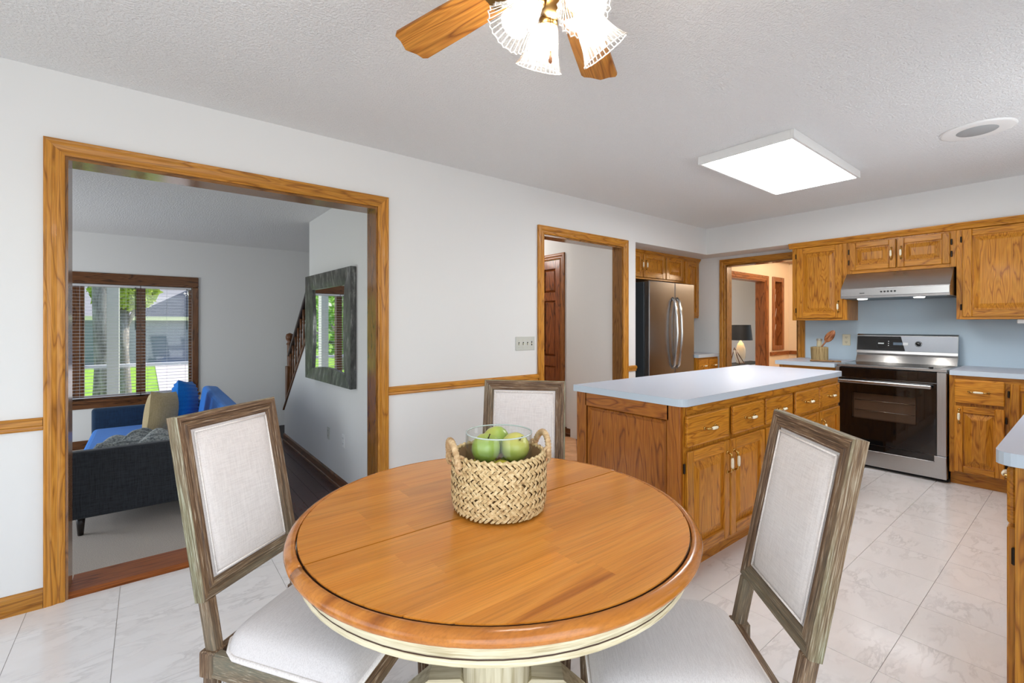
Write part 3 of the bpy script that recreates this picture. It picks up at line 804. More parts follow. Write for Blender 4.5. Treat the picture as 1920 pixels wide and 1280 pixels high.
# backguard
q = MB(); q.prism([(.50, .912), (.60, .912), (.60, 1.185), (.575, 1.185), (.555, 1.17), (.535, 1.02), (.53, 1.0), (.55, .99), (.50, .914)], 'x', .012, RW-.012, STL); q.build('backguard', rg)
CG = steel('control_grey', 'y', rgb(150,154,160), .35)
def onpanel(mb, x0, x1, t0, t1, dy, m, skew=0):
    # flat plate on the sloped control face; t from 0 (bottom) to 1 (top)
    def P(x, t_): return (x, .535+.02*t_-dy, 1.025+.14*t_)
    mb.raw([P(x0, t0), P(x1+skew, t0), P(x1, t1), P(x0, t1), (x0, .56, 1.025+.14*t0), (x1+skew, .56, 1.025+.14*t0), (x1, .56, 1.025+.14*t1), (x0, .56, 1.025+.14*t1)], [(0,1,2,3), (0,4,5,1), (1,5,6,2), (2,6,7,3), (3,7,4,0)], m)
q = MB(); onpanel(q, .015, RW-.015, .0, 1.0, .003, CG); cp = q.build('control_panel', rg)
q = MB(); onpanel(q, .016, .355, .02, .98, .005, BLACK, .035); q.build('display_glass', cp)
q = MB(); wm = plain('print_white', rgb(225,228,230), .6)
for k in range(6): onpanel(q, .185+k*.0075, .191+k*.0075, .46, .54, .0062, wm)
for k in range(3): onpanel(q, .262, .268, .34+k*.14, .39+k*.14, .0062, wm)
onpanel(q, .300, .368, .40, .58, .0060, plain('display_blue', rgb(96,112,128), .2)); onpanel(q, .372, .41, .40, .58, .0060, wm)
q.build('display_print', cp)
q = MB(); rr = plain('ring_grey', rgb(70,74,78), .4)
def ring_pts(a):  # stadium outline round the keys
    x = .20+.03*math.cos(a) if math.cos(a) < 0 else .33+.03*math.cos(a); return (x, .535+.02*(.5+.38*math.sin(a))-.0065, 1.025+.14*(.5+.38*math.sin(a)))
q.tube([ring_pts(R(a)) for a in range(70, 291, 20)], .0008, 5, rr); q.build('key_outline', cp)
q = MB(); KM = Matrix.Rotation(R(90-8), 4, 'X'); q.lathe([(.026, 0), (.026, .004), (.022, .006)], 20, (.485, .545, 1.095), STL, M=KM); q.lathe([(.0005, .024), (.014, .024), (.018, .018), (.019, .004)], 18, (.485, .545, 1.095), BLACK, M=KM); q.build('knob', cp)
q = MB(); q.box(-.022, .022, -.012, .012, 0, .012, BLACKM, .003); q.box(-.012, .012, -.006, .006, .012, .016, STL, .001); o = q.build('spoon_rest_clip', None); o.location = (5.10, .86, .913); tag(o, 'small black clip lying on the front of the cooktop', 'clip')
# ---- hood
hd = empty('range_hood', (5.352, 1.514, 1.52), -PI/2, label='stainless under cabinet range hood with five black buttons', cat='hood')
q = MB(); q.prism([(-.02, .243), (.32, .243), (.32, .0), (-.19, .0), (-.192, .022), (-.186, .088), (-.18, .094)], 'x', 0, .76, STL); q.build('canopy', hd)
q = MB(); q.box(.0, .76, -.197, -.188, .018, .084, steel('steel_light', 'y', rgb(205,205,206), .22), .003); q.build('front_strip', hd)
for k in range(5):
    q = MB(); q.lathe([(.0005, .006), (.0075, .006), (.008, 0)], 12, (.31+k*.024, -.197, .052), BLACK, M=Matrix.Rotation(PI/2, 4, 'X')); q.build('button', hd)
q = MB()
for k in range(5): q.box(.150+k*.0075, .1555+k*.0075, -.1985, -.197, .040, .047, BLACKM)
q.build('brand_mark', hd)
q = MB(); q.box(.02, .74, -.17, .30, -.004, .001, steel('filter_grey', 'y', rgb(120,128,134), .4)); q.build('filter', hd)
for k, x in enumerate((.15, .555)):
    q = MB(); q.lathe([(.0005, -.012), (.035, -.012), (.04, -.004)], 16, (x, -.115, 0), emit('hood_lamp_glow', (1, .97, .92, 1), 6)); q.build('lamp', hd)
    light('hood_light', 'SPOT', (5.26, 1.514-x, 1.500), .7, (1, .95, .88), (0, 0, 0), radius=.03, spot=130)

# ---- small kitchen things
bark = NT('bark_wood'); n = bark.noise(bark.coords((60, 60, 5)), 1, 4, .6); bark.base(bark.ramp(n, [(.3, rgb(104,82,48)), (.5, rgb(160,136,92)), (.75, rgb(190,168,120))])); bark.setp(rough=.8); bark.bump(n, .5, .004)
pot = empty('log_pot', (5.31, 1.735, .914), label='log shaped wooden utensil pot on the worktop left of the range', cat='pot')
q = MB()
def potf(u, v):
    a = 2*PI*u; r = .070*(1+.05*math.sin(3*a+1)+.03*math.sin(7*a))
    if v < .7: z = v/.7*.15; rr_ = r*(1+(.10 if math.sin(a) > .8 else 0)*(v/.7))
    else: z = .15-(v-.7)/.3*.10; rr_ = r*.78
    return Vector((rr_*math.cos(a), rr_*math.sin(a), z))
q.grid(28, 12, potf, bark.m, True, True); q.lathe([(.0005, .05), (.06, .05)], 16, m=bark.m); q.lathe([(.0005, .0), (.07, .0)], 16, m=bark.m); q.build('wall', pot)
bs = empty('spice_mill', (5.332, 1.747, .966), label='pale cylinder with a metal cap standing in the log pot', cat='container')
q = MB(); q.lathe([(.0005, 0), (.026, 0), (.026, .06), (.021, .14), (.021, .15)], 16, m=plain('mill_pale', rgb(206,196,162), .45)); q.build('body', bs)
q = MB(); q.lathe([(.026, .15), (.027, .155), (.024, .162), (.025, .168), (.0005, .170)], 16, m=plain('mill_cap', rgb(170,164,150), .3, .6)); q.build('cap', bs)
ws = empty('wooden_spoon', (5.288, 1.763, .976), label='brown carved wooden spoon leaning in the log pot', cat='spoon', rot=(R(34), R(-4), 0))
wsp = wood('spoon_wood', rgb(186,126,84), rgb(160,100,62), rgb(116,66,36), 'z', ring=12)
q = MB(); q.tube([(0, 0, 0), (0, 0, .17)], [.007, .008], 8, wsp); q.build('handle', ws)
q = MB()
def bowl(u, v):
    a = 2*PI*u; w = .008+.030*math.sin(PI*min(1, v**.85))**.8 if v < .995 else .0005
    return Vector((.38*w*math.cos(a), w*math.sin(a), .155+v*.14))
q.grid(14, 14, bowl, wsp, True, True); q.build('bowl', ws)
sr = empty('spoon_rest', (5.16, 1.665, .914), label='flat carved wooden spoon lying in front of the log pot', cat='spoon', rot=(0, 0, R(-75)))
q = MB()
def leafp(u, v):
    a = 2*PI*u; t_ = v; w = .034*math.sin(PI*min(1, .12+t_*1.0))**.7 if t_ < .62 else .009+.0*t_
    if t_ > .95: w *= .6
    return Vector((-.10+t_*.25, w*math.cos(a), .009+.008*math.sin(a)))
q.grid(10, 14, leafp, wood('spoon_wood_x', rgb(176,136,92), rgb(150,108,66), rgb(106,70,38), 'x', ring=12), True, True); q.build('bowl', sr)
def outlet(name, label, loc, rz, plate=IVORY, w=.07, hgt=.115):
    o = empty(name, loc, rz, label, 'outlet')
    q = MB(); q.box(-w/2, w/2, -.006, 0, -hgt/2, hgt/2, plate, .0025); q.build('plate', o)
    for s_ in (-1, 1):
        q = MB(); q.box(-.017, .017, -.008, -.005, s_*.024-.014, s_*.024+.014, plate, .003)
        for dx in (-.006, .006): q.box(dx-.0015, dx+.0015, -.0085, -.0078, s_*.024-.001, s_*.024+.008, BLACKM)
        q.box(-.002, .002, -.0085, -.0078, s_*.024-.010, s_*.024-.005, BLACKM); q.build('socket', o)
    return o
outlet('wall_outlet', 'ivory double outlet on the blue wall left of the range', (XW, 1.615, 1.118), -PI/2)
outlet('wall_outlet', 'grey metal outlet low on the mirror wall', (XM, 4.575, .235), -PI/2, GREYPLATE)
outlet('wall_outlet', 'white outlet low on the mirror wall nearest the opening', (XM, 4.14, .245), -PI/2, WHITEP)
sw = empty('light_switch_plate', (2.471, YW, 1.119), 0, 'grey four gang light switch plate beside the second opening', 'switch')
q = MB(); q.box(-.103, .103, -.006, 0, -.057, .057, GREYPLATE, .003); q.build('plate', sw)
for k in range(4):
    q = MB(); x = -.069+k*.046
    if k < 3:
        q.box(x-.005, x+.005, -.0065, -.005, -.012, .012, BLACKM); q.box(x-.0035, x+.0035, -.016, -.006, -.010, .002, IVORY, .001)
    else:
        q.box(x-.005, x+.005, -.0065, -.005, -.017, .017, BLACKM); q.box(x-.004, x+.004, -.010, -.006, -.004, .004, IVORY, .001)
    q.lathe([(.0005, .002), (.003, .0015), (.003, 0)], 8, (x, -.006, .030), IVORY, M=Matrix.Rotation(PI/2, 4, 'X')); q.lathe([(.0005, .002), (.003, .0015), (.003, 0)], 8, (x, -.006, -.030), IVORY, M=Matrix.Rotation(PI/2, 4, 'X'))
    q.build('toggle', sw)

# ---- ceiling fixtures
pl = empty('ceiling_light_panel', (3.62, 1.42, 2.385), label='large rectangular fluorescent light panel on the ceiling', cat='light')
q = MB(); wf = plain('panel_frame_white', rgb(232,232,230), .5)
for bx in [(-.615, .615, -.305, -.285, 0, .055), (-.615, .615, .285, .305, 0, .055), (-.615, -.595, -.285, .285, 0, .055), (.595, .615, -.285, .285, 0, .055)]: q.box(*bx, wf, .002)
q.build('frame', pl)
q = MB(); q.box(-.594, .594, -.284, .284, .006, .012, emit('panel_glow', (.98, .99, 1, 1), 14.0)); q.build('diffuser', pl)
sp = empty('ceiling_speaker', (3.896, .45, H), label='round white ceiling speaker near the light panel', cat='speaker')
q = MB(); q.lathe([(.0005, -.006), (.10, -.006), (.155, -.008), (.168, -.004), (.168, 0)], 36, m=WHITEP); q.build('rim', sp)
q = MB(); q.lathe([(.0005, -.009), (.088, -.009), (.092, -.006)], 32, m=textured('speaker_grille', rgb(176,178,178), 900, .6, .7, .001)); q.build('grille', sp)
# fan
FAN = Vector((.835, .863, 0)); ZB = 2.22
fan = empty('ceiling_fan', (.835, .863, 2.0), label='ceiling fan with oak blades and ribbed glass lamp shades', cat='fan')
AB = plain('antique_brass', rgb(150,118,70), .3, 1)
q = MB(); q.lathe([(.0005, .44), (.07, .44), (.075, .40), (.04, .375), (.03, .34), (.09, .32), (.115, .29), (.115, .20), (.09, .175), (.05, .165), (.05, .145), (.062, .13), (.062, .105), (.03, .085), (.0005, .08)], 28, m=AB); q.build('motor', fan)
bladem = wood('blade_wood', rgb(202,138,60), rgb(180,116,46), rgb(136,80,28), 'x', ring=8, freq=9)
for k in range(5):
    a = R(103.1-72*k)
    q = MB()
    pts2 = [(.16, -.050), (.40, -.062), (.585, -.068), (.600, -.060), (.604, -.035), (.622, .0), (.604, .035), (.600, .060), (.585, .068), (.40, .062), (.16, .050)]
    q.M = Matrix.Rotation(R(10), 4, 'X'); q.prism(pts2, 'z', -.004, .004, bladem)
    d = q.build('blade', fan); d.location = (0, 0, ZB-2.0); d.rotation_euler = (0, 0, a)
    q = MB(); q.M = Matrix.Rotation(R(10), 4, 'X'); q.prism([(.09, -.014), (.15, -.016), (.20, -.038), (.24, -.030), (.24, .030), (.20, .038), (.15, .016), (.09, .014)], 'z', -.012, -.0045, AB); q.build('blade_iron', d)
def ribbed():
    t = NT('ribbed_glass')
    tr = t.node('ShaderNodeBsdfTransparent'); tr.inputs[0].default_value = (.97, .97, .96, 1)
    tl = t.node('ShaderNodeBsdfTranslucent'); tl.inputs[0].default_value = (.95, .93, .88, 1)
    gl = t.node('ShaderNodeBsdfGlossy'); gl.inputs['Roughness'].default_value = .08
    m1 = t.node('ShaderNodeMixShader'); m1.inputs[0].default_value = .07; t.link(tr.outputs[0], m1.inputs[1]); t.link(tl.outputs[0], m1.inputs[2])
    m2 = t.node('ShaderNodeMixShader'); fz = t.node('ShaderNodeLayerWeight'); fz.inputs[0].default_value = .5; t.link(t.math('ADD', t.math('MULTIPLY', t.math('POWER', fz.outputs['Facing'], 3.0), .5), .05), m2.inputs[0]); t.link(m1.outputs[0], m2.inputs[1]); t.link(gl.outputs[0], m2.inputs[2])
    t.link(m2.outputs[0], t.out.inputs[0]); return t.m
RG = ribbed()
shp = MB(); N = 56
def shadef(u, v):
    a = 2*PI*u
    r = .024+.018*math.sin(min(1, v*1.6)*PI/2)+.018*max(0, v-.45)**1.6*3.2
    r *= 1+.035*(1 if int(round(u*N)) % 2 else -1)*(0.3+v)
    return Vector((r*math.cos(a), r*math.sin(a), -.115*v))
RGW = plain('rib_white', rgb(226,222,216), .3)
shp.grid(N, 9, shadef, RG, True, True)
for k_ in range(0, N, 2):
    u0 = (k_-.16)/N; u1 = (k_+.16)/N
    def strip(a_, v_): 
        p = shadef(k_/N, v_); aa = 2*PI*(u0+(u1-u0)*a_); r_ = math.hypot(p.x, p.y)+.0006
        return Vector((r_*math.cos(aa), r_*math.sin(aa), p.z))
    shp.grid(2, 9, strip, RGW)
shp.tube([shadef(i/48, 1)*1.0 for i in range(49)], .0016, 5, RGW)
bulbm = emit('bulb_glow', (1, .95, .88, 1), 70)
shade_mesh = None
for k in range(4):
    a = R(-18.8+90*k); tilt = R(38)
    # arm + shade + bulb: the shade leans outward from the hub
    rot = Euler((0, -tilt, a), 'XYZ')
    arm = MB(); arm.tube([(.03, 0, .115), (.06, 0, .125), (.082, 0, .118), (.085, 0, .105)], .007, 8, AB); arm.lathe([(.02, .112), (.026, .106), (.026, .088), (.02, .085)], 14, (.068, 0, 0), AB)
    ao = arm.build('lamp_arm', fan); ao.rotation_euler = (0, 0, a)
    if shade_mesh is None:
        so = shp.build('lamp_shade', ao); shade_mesh = so.data
    else:
        so = bpy.data.objects.new('lamp_shade', shade_mesh); COL.objects.link(so); so.parent = ao
    so.location = (.066, 0, .100); so.rotation_euler = (0, -tilt, 0)
    bq = MB(); bq.lathe([(.0005, -.095), (.016, -.091), (.027, -.078), (.030, -.062), (.026, -.045), (.014, -.025), (.012, -.008)], 16, m=bulbm); bo = bq.build('bulb', ao); bo.location = (.066, 0, .100); bo.rotation_euler = (0, -tilt, 0)
q = MB(); q.tube([(-.012, .02, .08), (-.012, .02, -.01)], .0012, 5, AB); q.lathe([(.0005, 0), (.004, -.004), (.005, -.03), (.0005, -.036)], 8, (-.012, .02, -.01), walnut('z')); q.build('pull_chain', fan)

# ------------------------------------------------------------------ dining table
TC = (.777, 1.058)
tab = empty('dining_table', (TC[0], TC[1], 0), label='round wooden pedestal dining table with cream apron', cat='table')
TT = tabletop('x'); RIMW = wood('table_rim', rgb(196,124,48), rgb(178,106,36), rgb(144,80,24), 'x', ring=2, rough=.24, coat=.45, freq=9, pores=.2)
GLAZE = plain('dark_glaze', rgb(58,34,16), .5)
RD = .514
# staves of each half top are single boards cut to the round
for half in (0, 1):
    hq = MB(); n = 48
    pts = [(RD*math.cos(PI*i/n+PI*half), RD*math.sin(PI*i/n+PI*half)) for i in range(n+1)]
    off = .0020 if half == 0 else -.0020
    pts = [(x, y if (0 < i < n) else off) for i, (x, y) in enumerate(pts)]
    hq.prism(pts, 'z', .735, .7565, GLAZE); ho = hq.build('top_half', tab)
    # boards
    nb = 7; w = RD/nb
    for r_ in range(nb):
        y0 = r_*w+(.0026 if r_ == 0 else 0); y1 = (r_+1)*w
        ya, yb = (y0, y1) if half == 0 else (-y1, -y0)
        xm = math.sqrt(max(0, (RD-.001)**2-y0**2))
        cuts = [-xm]; x = -xm+random.uniform(.15, .5)
        while x < xm-.12: cuts.append(x); x += random.uniform(.28, .6)
        cuts.append(xm)
        for a_, b_ in zip(cuts[:-1], cuts[1:]):
            poly = []
            m_ = 36
            rr2 = (RD-.001)**2
            top = []
            for i in range(m_+1):
                xx = a_+(b_-a_)*(.5-.5*math.cos(PI*i/m_))
                lim = math.sqrt(max(0, rr2-xx*xx)); top.append((xx, min(y1, max(y0, lim))))
            poly = [(a_, y0), (b_, y0)] + [(xx, yy) for xx, yy in reversed(top) if yy > y0+1e-5]
            if len(poly) < 3: continue
            if half == 1: poly = [(xx, -yy) for xx, yy in reversed(poly)]
            bq = MB(); bq.prism(poly, 'z', .756, .760, TT); bq.build('board', ho)
    rq = MB(); e = .0025
    prof = [(.5165, .740), (.5165, .7555), (.520, .7590), (.526, .7585), (.533, .7555), (.5395, .750), (.5425, .743), (.541, .736), (.535, .731), (.522, .729), (.5165, .730)]
    rq.lathe(prof, 48, m=RIMW, a0=e+PI*half, a1=PI-e+PI*half, close=True); rq.build('rim', tab)
cw = whitewash('h')
q = MB(); q.lathe([(.490, .735), (.512, .735), (.512, .6975), (.5095, .6965), (.5095, .6935), (.512, .6925), (.512, .682), (.507, .678), (.490, .678)], 72, m=cw, close=True); ap = q.build('apron', tab)
q = MB(); q.lathe([(.5098, .6967), (.5108, .6967), (.5108, .6933), (.5098, .6933)], 72, m=GLAZE, close=True); q.build('apron_groove', ap)
q = MB(); q.box(-.5135, -.508, .085, .10, .682, .728, cw, .001); q.build('apron_clip', ap)
q = MB(); q.lathe([(.0005, .735), (.22, .735), (.22, .70), (.12, .69), (.090, .67), (.092, .60), (.100, .55), (.104, .50), (.092, .45), (.078, .42), (.086, .40), (.094, .37), (.094, .14), (.07, .11), (.0005, .105)], 32, m=whitewash('z')); q.build('pedestal', tab)
for k in range(4):
    a = R(0+90*k)
    q = MB()
    path = [(.07, .20), (.12, .262), (.17, .258), (.23, .21), (.29, .14), (.35, .085), (.42, .05), (.46, .03)]
    wd = [.034, .036, .034, .032, .030, .030, .032, .028]; hh = [.05, .042, .04, .038, .035, .032, .028, .026]
    pts = []; fs = []
    for i, (r_, z_) in enumerate(path):
        p = Vector((r_, 0, z_)); t_ = Vector(path[min(i+1, 7)])-Vector(path[max(i-1, 0)]); nn = Vector((-t_.y, t_.x)).normalized()
        for (sx, sy) in ((-1, -1), (1, -1), (1, 1), (-1, 1)):
            pts.append((r_+nn.x*sy*hh[i], sx*wd[i], max(.0, z_+nn.y*sy*hh[i])))
    for i in range(7):
        for j in range(4): fs.append((i*4+j, i*4+(j+1) % 4, (i+1)*4+(j+1) % 4, (i+1)*4+j))
    fs += [(0, 1, 2, 3), (28, 29, 30, 31)]
    q.raw(pts, fs, whitewash('x')); f_ = q.build('foot', tab); f_.rotation_euler = (0, 0, a+YAW)

# ------------------------------------------------------------------ chairs
LINEN = fabric('linen', rgb(222,217,214), rgb(206,200,197))
WELT = fabric('linen_welt', rgb(238,232,226), rgb(214,206,200), 300)
ZT, ZBF, ZR, LEAN, CW = 1.030, .545, .416, .2, .36
def make_chair():
    ch = empty('dining_chair', (0,0,0), label='x', cat='chair')
    ang = math.atan(LEAN)
    def bk(x, z, d=0): return (x, -d, (z-ZR)/math.cos(ang))     # leaning frame; d: behind the front face
    def lean(o): o.location = (0, 0, ZR); o.rotation_euler = (ang, 0, 0); return o
    wx, wz = weathered_reflect('x'), weathered_reflect('z')
    # back frame: mitred moulding
    q = MB()
    prof = [(0, .032), (0, .004), (.004, 0), (.016, 0), (.019, .005), (.024, .005), (.028, .001), (.038, .001), (.043, .008), (.043, .034)]
    cn = [(-CW/2, ZBF, 1, 1), (-CW/2, ZT, 1, -1), (CW/2, ZT, -1, -1), (CW/2, ZBF, -1, 1)]
    k = len(prof)
    for i in range(4):
        pts = []
        for (x, z, dx, dz) in (cn[i], cn[(i+1) % 4]):
            for (w, d) in prof: pts.append(bk(x+dx*w, z+dz*w, d))
        q.raw(pts, [(p, (p+1) % k, k+(p+1) % k, k+p) for p in range(2, k)], wz if i % 2 == 0 else wx)
        q.raw(pts, [(p, (p+1) % k, k+(p+1) % k, k+p) for p in range(0, 2)], washed_reflect('z') if i % 2 == 0 else washed_reflect('x'))
    lean(q.build('back_frame', ch))
    # upholstered back panel and welt
    iw, z0, z1 = CW/2-.043, ZBF+.043, ZT-.043
    q = MB()
    def cush(sgn):
        def fn(u, v):
            x = -iw+2*iw*u; z = z0+(z1-z0)*v
            e = (1-abs(2*u-1)**6)*(1-abs(2*v-1)**6)
            return Vector(bk(x, z, (.010-.014*e) if sgn > 0 else (.026+.006*e)))
        return fn
    q.grid(17, 17, cush(1), LINEN); q.grid(17, 17, cush(-1), LINEN)
    bc = lean(q.build('back_cushion', ch))
    q = MB(); e = .008; lp_ = [bk(-iw+e, z0+e, .004), bk(-iw+e, z1-e, .004), bk(iw-e, z1-e, .004), bk(iw-e, z0+e, .004), bk(-iw+e, z0+e, .004)]
    for a_, b_ in zip(lp_[:-1], lp_[1:]): q.tube([a_, b_], .0028, 6, WELT)
    q.build('welt', bc)
    # posts, rear legs
    for sx in (-1, 1):
        q = MB(); x = sx*(CW/2-.022)
        q.bar(bk(x, ZBF+.004, .016), bk(x, ZR-.01, .016), .032, .034, wz, .005, up=(0, 1, 0)); lean(q.build('back_post', ch))
        q = MB(); xb = sx*(CW/2-.018)
        q.box(xb-.023, xb+.023, -.042, .006, ZR-.068, ZR+.002, wz, .005)
        q.box(xb-.012, xb+.012, -.044, -.040, ZR-.055, ZR-.012, wz, .001)
        q.tube([(xb, -.018, ZR-.066), (xb, -.022, .25), (xb, -.06, .02), (xb, -.066, 0)], [.021, .019, .0135, .013], 8, wz); q.build('leg', ch)
    # seat
    yb_, yf = .012, .436
    def half_w(y): return CW/2+.004+(.034)*(y-yb_)/(yf-yb_)
    q = MB()
    def seat(u, v):
        y = yb_+(yf-yb_)*v; hw = half_w(y)
        # rear corners are rounded around the posts
        k_ = max(0, (.07-(y-yb_))/.07); hw -= .05*k_*k_
        x = -hw+2*hw*u
        e = (1-abs(2*u-1)**7)*(1-abs(2*v-1)**7)
        return Vector((x, y, ZR+.010+.052*e**.55+.010*e*(1-(2*u-1)**2)*(1-(2*v-1)**2)))
    q.grid(21, 21, seat, LINEN)
    sc_ = q.build('seat_cushion', ch)
    q = MB()
    def edge(n=14):
        P = [(half_w(yf)*(-1+2*i/n), yf) for i in range(n+1)]
        L_ = []
        for i in range(15):
            y = yf-(yf-yb_)*i/14; hw = half_w(y); k_ = max(0, (.07-(y-yb_))/.07); L_.append((hw-.05*k_*k_, y))
        return L_
    Lr = edge(); loop = [(x, y, ZR+.007) for x, y in Lr] + [(-x, y, ZR+.007) for x, y in reversed(Lr)]; loop.append(loop[0])
    q.tube(loop, .006, 6, WELT, flat=1.3); q.build('welt', sc_)
    q = MB(); hw = half_w(yf)-.004
    q.bar((-hw+.02, yf-.012, ZR-.033), (hw-.02, yf-.012, ZR-.033), .03, .066, wx, .006); q.build('seat_rail', ch)
    for sx in (-1, 1):
        q = MB(); q.bar((sx*(CW/2-.012), 0, ZR-.033), (sx*(hw-.010), yf-.02, ZR-.033), .028, .066, weathered_reflect('y'), .006)
        q.bar((sx*(CW/2-.010), 0, ZR-.055), (sx*(hw-.007), yf-.02, ZR-.055), .030, .012, weathered_reflect('y'), .004); q.build('seat_rail', ch)
        q = MB(); fx = sx*(hw-.014); fy = yf-.016
        q.box(fx-.022, fx+.022, fy-.022, fy+.022, ZR-.07, ZR+.001, wz, .004)
        q.lathe([(.0005, ZR-.07), (.014, ZR-.07), (.019, ZR-.082), (.013, ZR-.094), (.021, ZR-.11), (.0205, ZR-.14), (.012, .05), (.016, .04), (.010, .025), (.012, 0), (.0005, 0)], 12, (fx, fy, 0), wz); q.build('leg', ch)
    q = MB(); q.box(-CW/2+.03, CW/2-.03, -.02, .004, ZR-.066, ZR+.0, wx, .004); q.build('seat_rail', ch)
    return ch
c1 = make_chair(); c2 = copy_tree(c1); c3 = copy_tree(c1)
for c_, (x, y), nrm, lb in ((c1, (.2755, 1.5436), (.6094, -.7921), 'linen dining chair left of the table, in front of the wide opening'),
                            (c2, (1.231, .542), (-.7354, .6775), 'linen dining chair right of the table, turned in front of the island'),
                            (c3, (1.222, 1.492), (-.7305, -.6847), 'linen dining chair behind the table and fruit basket')):
    c_.location = (x, y, 0); c_.rotation_euler = (0, 0, math.atan2(nrm[1], nrm[0])-PI/2); c_['label'] = lb; c_['group'] = 'dining chairs round the table'

# ------------------------------------------------------------------ basket with fruit
BC = (.782, 1.052); ZTB = .760
bk_ = empty('woven_basket', (BC[0], BC[1], ZTB), label='round woven seagrass basket with two rope handles on the table', cat='basket')
grass = NT('seagrass'); oi = grass.coords((110, 110, 110)); n = grass.noise(oi, 1, 3); grass.base(grass.ramp(n, [(.28, rgb(150,120,76)), (.5, rgb(204,178,128)), (.72, rgb(226,208,164))])); grass.setp(rough=.65); grass.bump(n, .2, .002)
RB, HB = .128, .160
q = MB(); q.lathe([(.0005, .004), (RB-.012, .004), (RB-.006, .02), (RB-.006, HB-.004), (RB-.010, HB-.004), (RB-.012, .01), (.0005, .01)], 40, m=plain('basket_core', rgb(120,92,56), .8)); q.build('inner_wall', bk_)
q = MB(); rows = 12; nst = 52
def rad_at(z): return RB*(.935+.065*min(1, z/.03)) if z < .03 else RB*(1+.02*math.sin(PI*z/HB))
for r_ in range(rows):
    zc = .009+(HB-.014)*(r_+.5)/rows; dirn = 1 if r_ % 2 == 0 else -1
    for i in range(nst):
        a = 2*PI*(i+.35*(r_ % 3))/nst+random.uniform(-.012, .012); rr_ = rad_at(zc); jig = random.uniform(-.0012, .0012); wj = random.uniform(.85, 1.15)
        P = []
        for (s_, w_, o_) in ((-1, .35, -.001), (-.5, 1, .0035), (.4, 1, .0045), (1, .4, .001)):
            tl, zl = .0125*s_*dirn, .0105*s_         # along the strand: sideways and up
            for sg in (-1, 1):
                ww = .0042*w_*sg*wj; aa = a+(tl-ww*.64*dirn)/rr_; zz = zc+zl+ww*.76+jig
                P.append(((rr_+o_)*math.cos(aa), (rr_+o_)*math.sin(aa), max(.002, min(HB+.002, zz))))
        q.raw(P, [(0, 1, 3, 2), (2, 3, 5, 4), (4, 5, 7, 6)], grass.m, True)
q.build('weave', bk_, kind='stuff')
q = MB(); pts = []
for i in range(121):
    a = 2*PI*i/120; pts.append(((RB-.003)*math.cos(a)+.003*math.cos(a)*math.sin(a*40), (RB-.003)*math.sin(a)+.003*math.sin(a)*math.sin(a*40), HB-.002+.003*math.cos(a*40)))
q.tube(pts, .0055, 7, grass.m); q.build('rim_braid', bk_)
ropem = NT('rope_handle'); n = ropem.noise(ropem.coords((60, 60, 60)), 1, 3); ropem.base(ropem.ramp(n, [(.3, rgb(166,132,90)), (.7, rgb(214,186,144))])); ropem.setp(rough=.8)
va = math.atan2(.7854, .6189)   # view direction across the table
for sgn in (1, -1):
    a = va+sgn*R(90)+R(22)
    cx, cy_ = (RB-.002)*math.cos(a), (RB-.002)*math.sin(a); tx, ty = -math.sin(a), math.cos(a); rx, ry = math.cos(a), math.sin(a)
    q = MB(); P = []; rad = []
    for i in range(61):
        u = i/60; w = PI*u
        s_ = -math.cos(w)*.048; zz = HB-.022+.062*math.sin(w); o_ = .004+.010*math.sin(w)
        P.append((cx+tx*s_+rx*o_, cy_+ty*s_+ry*o_, zz)); rad.append(.0085+.0012*(1 if i % 3 == 0 else -.4))
    q.tube(P, rad, 9, ropem.m); hdl = q.build('handle', bk_)
    for s_ in (-.048, .048):
        q = MB(); L_ = []
        for i in range(13):
            w = 2*PI*i/12; L_.append((cx+tx*(s_+.003*math.cos(w))+rx*.013*math.cos(w), cy_+ty*(s_+.003*math.cos(w))+ry*.013*math.cos(w), HB-.014+.022*math.sin(w)))
        q.tube(L_, .0045, 7, ropem.m); q.build('loop', hdl)
vs_ = empty('glass_vase', (BC[0], BC[1], ZTB+.011), label='clear glass cylinder vase standing inside the woven basket', cat='vase')
q = MB(); q.lathe([(.0005, .0), (.094, .0), (.094, .202), (.0925, .204), (.091, .202), (.091, .008), (.0005, .008)], 48, m=glassy('vase_glass', (.97, .985, .98, 1), .84)); q.build('cylinder', vs_)
q = MB(); q.lathe([(.0942, .2005), (.0942, .2035), (.0908, .2035), (.0908, .2005)], 48, m=plain('glass_rim', rgb(186,200,196), .1, coat=.5), close=True); q.build('rim', vs_)
fm = NT('green_fruit_skin'); n = fm.noise(fm.coords((14, 14, 14)), 1, 3); n2 = fm.noise(fm.coords((5, 5, 5)), 1, 2)
c_ = fm.ramp(n2, [(.35, rgb(122,156,58)), (.55, rgb(152,176,74)), (.75, rgb(196,190,96))]); fm.base(fm.mix(1.0, c_, fm.ramp(n, [(.3, (.88,)*3), (.7, (1.06,)*3)]), 'MULTIPLY')); fm.setp(rough=.38, coat=.25, sss=.0)
ym = NT('yellow_fruit_skin'); n = ym.noise(ym.coords((10, 10, 10)), 1, 3); ym.base(ym.ramp(n, [(.3, rgb(190,176,50)), (.7, rgb(224,204,90))])); ym.setp(rough=.4, coat=.2)
